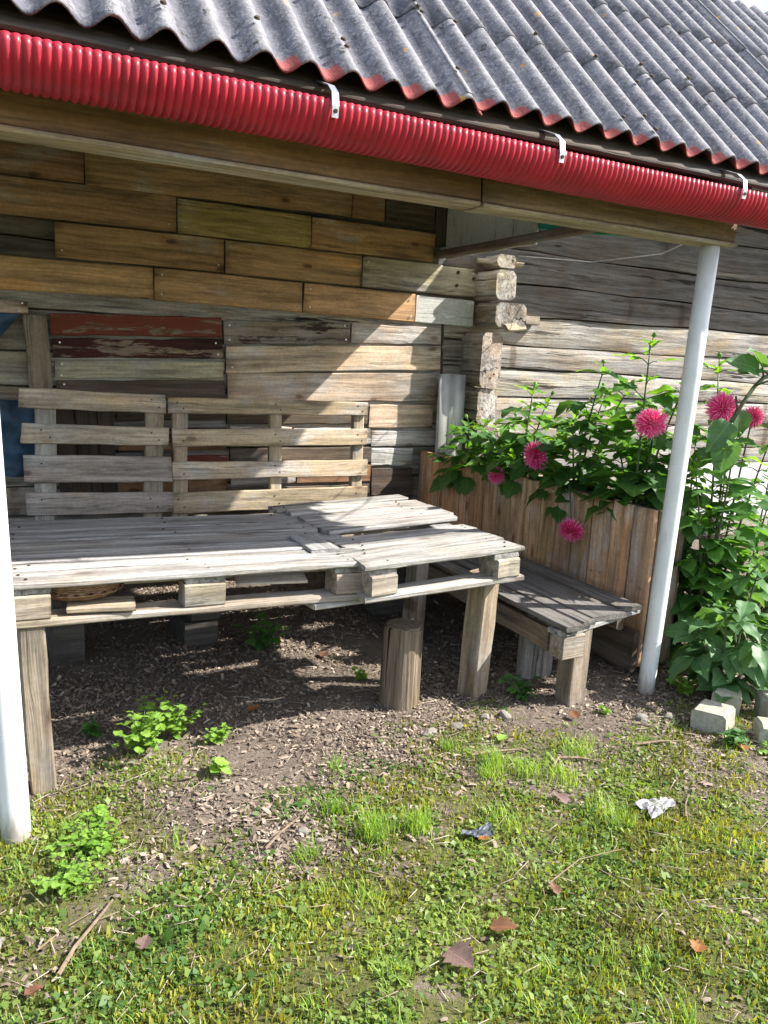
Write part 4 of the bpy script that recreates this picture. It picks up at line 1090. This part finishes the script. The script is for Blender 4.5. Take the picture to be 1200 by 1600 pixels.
def stone_mesh(seed, n=2):
    q = random.Random(seed); bm_ = bmesh.new(); bmesh.ops.create_icosphere(bm_, subdivisions=n, radius=1)
    ax = [Vector((q.uniform(-1, 1), q.uniform(-1, 1), q.uniform(-1, 1))).normalized() for _ in range(9)]
    for v_ in bm_.verts:
        k = 1.0
        for a_ in ax:
            dd = v_.co.dot(a_)
            if dd > .62: k *= 1 - (dd - .62) * .8
        v_.co *= k * (1 + q.uniform(-.03, .03))
    me = bpy.data.meshes.new('stone'); bm_.to_mesh(me); bm_.free(); me.materials.append(M['stone']); return me
SM = [stone_mesh(i) for i in range(5)]
def stone(x, y, s, label, flat=.6, c=None):
    o = link('stone', SM[rnd.randrange(5)], None, None, (x, y, G(x, y) + s * flat * .35), (0, 0, rnd.uniform(0, 6)), None, (s, s * rnd.uniform(.7, 1), s * flat))
    tag(o, label, 'stone', 'stones lying in the soil')
stone(-.045, 1.79, .06, 'pinkish flat stone at the left edge of the lawn', .4)
stone(.79, 1.96, .022, 'small pale stone in the bare patch of the lawn')
stone(.82, 1.90, .018, 'tiny tan stone just below the pale stone in the bare patch')
stone(1.58, 2.36, .035, 'flat light stone in the mulch right of the stump', .4)
stone(1.72, 2.38, .032, 'grey angular stone below the tilted table leg')
stone(1.80, 2.36, .04, 'larger grey stone between the table leg and the bench leg', .5)
stone(2.34, 2.16, .035, 'grey stone in front of the bench leg')
stone(2.47, 2.13, .034, 'rounded grey stone left of the concrete cubes')
stone(.03, 1.66, .014, 'white pebble near the lower left corner')
stone(.065, 1.60, .017, 'grey pebble in the gravel of the lower left corner')
stone(.47, 2.29, .016, 'bluish grey pebble in the mulch by the left leg')
stone(.075, 2.22, .02, 'flat grey pebble at the foot of the left white post', .4)
stone(1.45, 2.36, .05, 'dusty lump of earth in front of the stump', .35)

def twig(pts, r, label):
    m_ = MB(); p = [Vector((x, y, G(x, y) + z)) for (x, y, z) in pts]; m_.tube(p, [r * (1 - .5 * i / (len(p) - 1)) for i in range(len(p))], 6)
    o = m_.build('twig', M['stem_dry']); tag(o, label, 'twig', 'dry twigs on the ground')
M['stem_dry'] = simple('dry_twig', (.19, .14, .10), .9, .2, nscale=60, namt=.4)
twig([(.09, 1.66, .012), (.13, 1.72, .02), (.19, 1.80, .018), (.235, 1.86, .012)], .0055, 'long dry twig in the grass at the lower left')
twig([(.05, 1.75, .01), (.12, 1.80, .016), (.20, 1.84, .016)], .0025, 'thin dry stalk crossing the long twig at the lower left')
twig([(.66, 1.92, .012), (.72, 1.96, .02), (.80, 2.02, .012)], .0045, 'short brown twig beside the bare patch of the lawn')
twig([(2.12, 1.99, .012), (2.25, 1.97, .016), (2.33, 1.95, .012)], .006, 'straight dark twig left of the concrete cubes')
twig([(1.72, 1.96, .012), (1.78, 2.0, .02), (1.86, 1.98, .018), (1.93, 1.94, .012)], .006, 'bent grey root on the bare soil before the bench')
twig([(1.50, 2.14, .015), (1.58, 2.13, .02), (1.70, 2.12, .012)], .007, 'flat pale splinter of wood on the soil before the bench')
twig([(1.95, 1.57, .01), (1.99, 1.61, .02), (2.06, 1.66, .012)], .004, 'curved straw stalk near the crumpled film')
twig([(1.30, 1.45, .03), (1.45, 1.50, .035), (1.62, 1.50, .025)], .0022, 'thin straw lying over the middle of the lawn')
def crumple(x, y, s, mat, label, cat, seed, name):
    q = random.Random(seed); v = []; f = []; n_ = 8
    for i in range(n_ + 1):
        for k in range(n_ + 1):
            u_, t = i / n_ - .5, k / n_ - .5
            ed = 1 + .25 * math.sin(seed + math.atan2(u_, t) * 3)
            v.append((u_ * s * ed, t * s * .55 * ed, .012 + q.uniform(0, .02) * s * 5))
    for i in range(n_):
        for k in range(n_): f.append((i * 9 + k, (i + 1) * 9 + k, (i + 1) * 9 + k + 1, i * 9 + k + 1))
    o = link(name, pymesh(name, v, f), M[mat], None, (x, y, G(x, y) + .002), (0, 0, q.uniform(-.5, .1))); md = o.modifiers.new('thickness', 'SOLIDIFY'); md.thickness = .002
    tag(o, label, cat)
crumple(1.90, 1.645, .125, 'paper', 'crumpled pale grey film lying on the right side of the lawn', 'litter', 3, 'crumpled_film')
crumple(1.27, 1.735, .085, 'darkfilm', 'dark shiny scrap of plastic in the middle of the lawn', 'litter', 5, 'plastic_scrap')
def fallen(x, y, s, mat, label, rz, seed, width=.8):
    me = leaf_mesh(seed, width=width, serr=.22, droop=-.15, fold=.35); me.materials.append(M[mat])
    o = link('fallen_leaf', me, None, None, (x, y, G(x, y) + .016), (R(rnd.uniform(-12, 12)), R(rnd.uniform(-10, 6)), R(rz)), None, (s, s, s)); tag(o, label, 'leaf', 'fallen leaves on the ground')
fallen(.93, 1.36, .078, 'paleleaf', 'large dull pinkish leaf lying in the lawn near the bottom', -75, 3, 1.0)
fallen(1.07, 1.39, .07, 'dryleaf', 'curled brown leaf above the pinkish leaf', -40, 4)
fallen(1.50, 1.125, .05, 'orangeleaf', 'orange leaf in the lower right of the lawn', 30, 5)
fallen(1.31, 1.42, .04, 'dryleaf', 'small brown leaf in the middle of the lower lawn', 80, 6)
fallen(1.24, 1.70, .035, 'orangeleaf', 'small orange leaf beside the dark plastic scrap', -20, 7)
fallen(.02, 1.62, .04, 'dryleaf', 'brown leaf near the gravel in the lower left corner', 10, 8)
fallen(.27, 1.66, .045, 'paleleaf', 'pale leaf beside the long twig', 60, 9)
fallen(1.62, 1.76, .06, 'paleleaf', 'grey leaf in the grass left of the crumpled film', 100, 10)
fallen(1.66, 2.20, .05, 'weed', 'round green leaf fallen on the soil before the bench', 20, 11)
fallen(2.05, 2.22, .06, 'dryleaf', 'brown leaf on the dark soil by the bench leg', 70, 12)
fallen(.86, 2.75, .055, 'orangeleaf', 'yellowish leaf at the shade edge under the table', 15, 13)
fallen(1.35, 3.2, .06, 'dryleaf', 'reddish leaf in the shade under the table', 40, 14)
fallen(2.50, 1.80, .05, 'petal_leaf' if 'petal_leaf' in M else 'orangeleaf', 'wilted reddish bloom petal below the greenish cube', 40, 15)

# far right: white sheets and grey log near the log wall
o = board('cement_sheet', (4.75, 4.55, .44), (6.2, 4.55, .44), .46, .012, (0, -1, .12), M['whitecement'], None, (1, 1, 1))
tag(o, 'white flat sheet leaning on the base of the log wall behind the plants', 'sheet')
m_ = MB(); m_.tube([(3.95, 3.15, .10), (4.3, 3.05, .105), (5.0, 2.9, .10)], [.09, .095, .09], 20)
tag(m_.build('grey_log', M['concrete'], None, True), 'smooth grey round log lying at the right edge behind the plants', 'log')

# ------------------------------------------------------------------ mulch, moss, grass
def scatter(tv, tf, P, rz, tilt, S, rv, tattr=None):
    n = len(P); k = len(tv); tv = np.asarray(tv, float); tf = np.asarray(tf, int)
    az = NR.uniform(0, 2 * np.pi, n)
    cz, sz_ = np.cos(rz), np.sin(rz)
    V = tv[None] * S[:, None, :]
    # tilt about a horizontal axis, then spin
    ct, st2 = np.cos(tilt), np.sin(tilt)
    ca, sa = np.cos(az), np.sin(az)
    x = V[..., 0]; y = V[..., 1]; z = V[..., 2]
    x1 = x * cz[:, None] - y * sz_[:, None]; y1 = x * sz_[:, None] + y * cz[:, None]
    u1 = x1 * ca[:, None] + y1 * sa[:, None]; w1 = -x1 * sa[:, None] + y1 * ca[:, None]
    u2 = u1 * ct[:, None] - z * st2[:, None]; z2 = u1 * st2[:, None] + z * ct[:, None]
    x2 = u2 * ca[:, None] - w1 * sa[:, None]; y2 = u2 * sa[:, None] + w1 * ca[:, None]
    V = np.stack([x2, y2, z2], -1) + P[:, None, :]
    F = tf[None] + (np.arange(n) * k)[:, None, None]
    return V.reshape(-1, 3), F.reshape(-1, tf.shape[1]), np.repeat(rv, k)

# bark chips
N = 230000
px = NR.uniform(-.5, 4.2, N); py = NR.uniform(.9, 4.6, N)
den = np.maximum(1 - moss(px, py), .12) * np.clip(.55 + .7 * wob(px, py, 6, 9.1), .12, 1) * np.clip((py - 1.3) / .6, .3, 1)
keep = NR.rand(N) < den; px, py = px[keep], py[keep]; n = len(px)
tv = [(-.5, -.5, 0), (-.45, .4, .6), (.0, -.45, 1.1), (.05, .5, 1.0), (.5, -.40, -.1), (.55, .45, .3)]
tf = [(0, 2, 3, 1), (2, 4, 5, 3)]
Ls = NR.gamma(2.0, .0042, n) + .0035; S = np.stack([Ls, np.clip(Ls * NR.uniform(.2, .6, n), .002, .014), NR.uniform(.0012, .0045, n)], 1)
P = np.stack([px, py, gh(px, py) + NR.uniform(.001, .009, n)], 1)
V, F, rv = scatter(tv, tf, P, NR.uniform(0, 6.28, n), NR.normal(0, .45, n), S, np.clip(NR.beta(2.4, 2.0, n), 0, 1))
o = link('bark_mulch', npmesh('bark_mulch', V, F, {'rnd': rv}), M['chip']); tag(o, 'brown bark chips strewn under the table and around the stump', kind='stuff')

# moss and tiny leaves
N = 190000
px = NR.uniform(-.5, 3.2, N); py = NR.uniform(.75, 2.7, N)
mm = moss(px, py)
den = mm * np.clip(.5 + 1.2 * wob(px, py, 9, 3.3) + .8 * wob(px, py, 23, 1.1), .06, 1)
keep = NR.rand(N) < den; px, py = px[keep], py[keep]; n = len(px)
tv = [(0, 0, 0), (.5, -.32, .1), (1, 0, 0.02), (.5, .32, .1)]; tf = [(0, 1, 2, 3)]
L = NR.gamma(4, .0027, n) + .003
S = np.stack([L, L * NR.uniform(.7, 1.3, n), L], 1)
P = np.stack([px, py, gh(px, py) + NR.uniform(.001, .016, n) * (.5 + .5 * np.clip(wob(px, py, 11, 3.3), 0, 1))], 1)
col = np.clip(NR.normal(.45, .22, n) + .35 * wob(px, py, 5, 6.3), 0, 1)
V, F, rv = scatter(tv, tf, P, NR.uniform(0, 6.28, n), NR.normal(0, .75, n), S, col)
o = link('ground_cover', npmesh('ground_cover', V, F, {'rnd': rv}), M['cover']); tag(o, 'low moss and tiny leaves covering the lawn', kind='stuff')

# moss: tiny upright spikes in yellow-green cushions
N = 170000
px = NR.uniform(-.5, 3.2, N); py = NR.uniform(.75, 2.6, N)
den = moss(px, py) * np.clip(.55 + .8 * wob(px, py, 8, 7.7) + .5 * wob(px, py, 37, 2.9), .05, 1)
keep = NR.rand(N) < den; px, py = px[keep], py[keep]; n = len(px)
tv = [(-.5, 0, 0), (.5, 0, 0), (.15, .1, 1), (-.15, .1, 1)]; tf = [(0, 1, 2, 3)]
H = NR.gamma(4, .0022, n) + .003
S = np.stack([H * NR.uniform(.25, .6, n), H, H], 1)
P = np.stack([px, py, gh(px, py)], 1)
col = np.clip(NR.normal(.4, .28, n) + .5 * wob(px, py, 6, 1.9), 0, 1)
V, F, rv = scatter(tv, tf, P, NR.uniform(0, 6.28, n), NR.normal(0, .5, n), S, col)
M['moss'] = leaf_material('moss_spike', (.09, .105, .022), (.40, .41, .07), .3, .7, attr=True)
o = link('moss', npmesh('moss', V, F, {'rnd': rv}), M['moss']); tag(o, 'yellow green moss cushions between the grass', kind='stuff')

# grass: tufts and loose blades
def blades(X, Y, H, W, lean, rv):
    n = len(X)
    ts = np.array([0, .4, .75, 1.0]); ws = np.array([1, .85, .5, .04])
    az = NR.uniform(0, 6.28, n); sd = az + np.pi / 2
    V = np.zeros((n, 8, 3))
    z0 = gh(X, Y)
    for i, (t, w_) in enumerate(zip(ts, ws)):
        cx = X + np.cos(az) * lean * t * t * H; cy = Y + np.sin(az) * lean * t * t * H
        cz = z0 + H * t * np.sqrt(np.clip(1 - (lean * t * .6) ** 2, .15, 1))
        V[:, 2 * i, 0] = cx - np.cos(sd) * W * w_; V[:, 2 * i, 1] = cy - np.sin(sd) * W * w_; V[:, 2 * i, 2] = cz
        V[:, 2 * i + 1, 0] = cx + np.cos(sd) * W * w_; V[:, 2 * i + 1, 1] = cy + np.sin(sd) * W * w_; V[:, 2 * i + 1, 2] = cz
    tf = np.array([(0, 1, 3, 2), (2, 3, 5, 4), (4, 5, 7, 6)])
    F = tf[None] + (np.arange(n) * 8)[:, None, None]
    return V.reshape(-1, 3), F.reshape(-1, 4), np.repeat(rv, 8)
tx = []; ty = []; th = []
tufts = [(.98, 1.86, .085, 90, .05), (1.12, 1.84, .075, 70, .05), (1.55, 2.08, .075, 70, .05), (1.62, 1.98, .06, 60, .06), (1.90, 2.02, .06, 70, .07), (.92, 2.02, .06, 40, .04), (1.02, 2.26, .06, 16, .03), (1.5, 2.02, .06, 60, .05), (1.72, 1.9, .06, 70, .07), (1.72, 1.66, .06, 70, .08), (.75, 1.85, .055, 40, .04), (1.45, 2.22, .055, 30, .03)]
for (x, y, h, k, r_) in tufts:
    tx += list(NR.normal(x, r_ * .5, k * 2)); ty += list(NR.normal(y, r_ * .5, k * 2)); th += list(NR.uniform(.5, 1.1, k * 2) * h)
for k in range(360):
    x, y = NR.uniform(-.3, 3.0), NR.uniform(.8, 2.3)
    if NR.rand() > moss(x, y) * .9: continue
    c = NR.randint(8, 40); h = NR.uniform(.015, .045)
    tx += list(NR.normal(x, .022, c)); ty += list(NR.normal(y, .022, c)); th += list(NR.uniform(.5, 1.2, c) * h)
N = 11000
x = NR.uniform(-.4, 3.1, N); y = NR.uniform(.8, 2.5, N); k = NR.rand(N) < moss(x, y)
tx = np.array(tx + list(x[k])); ty = np.array(ty + list(y[k])); th = np.array(th + list(NR.uniform(.008, .026, k.sum())))
n = len(tx)
V, F, rv = blades(tx, ty, th, NR.uniform(.0009, .0019, n), NR.uniform(.1, 1.1, n), np.clip(NR.normal(.42, .25, n) + .3 * wob(tx, ty, 4, 2.6), 0, 1))
o = link('grass', npmesh('grass', V, F, {'rnd': rv}), M['blade']); tag(o, 'thin tufts of short grass in the mossy lawn', kind='stuff')
# dry straw
N = 1500
x = NR.uniform(-.4, 3.3, N); y = NR.uniform(.8, 3.2, N); L = NR.uniform(.02, .10, N)
V, F, rv = scatter([(-.5, -.5, -.5), (.5, -.5, -.5), (.5, .5, -.5), (-.5, .5, -.5), (-.5, -.5, .5), (.5, -.5, .5), (.5, .5, .5), (-.5, .5, .5)], tf=[(0, 3, 2, 1), (4, 5, 6, 7), (0, 1, 5, 4), (1, 2, 6, 5), (2, 3, 7, 6), (3, 0, 4, 7)],
                   P=np.stack([x, y, gh(x, y) + NR.uniform(.004, .014, N)], 1), rz=NR.uniform(0, 6.28, N), tilt=NR.normal(0, .12, N), S=np.stack([L, np.full(N, .0016), np.full(N, .0014)], 1), rv=NR.uniform(.6, 1, N))
o = link('straw', npmesh('straw', V, F, {'rnd': rv}), M['chip']); tag(o, 'dry straw and stalks scattered over soil and lawn', kind='stuff')
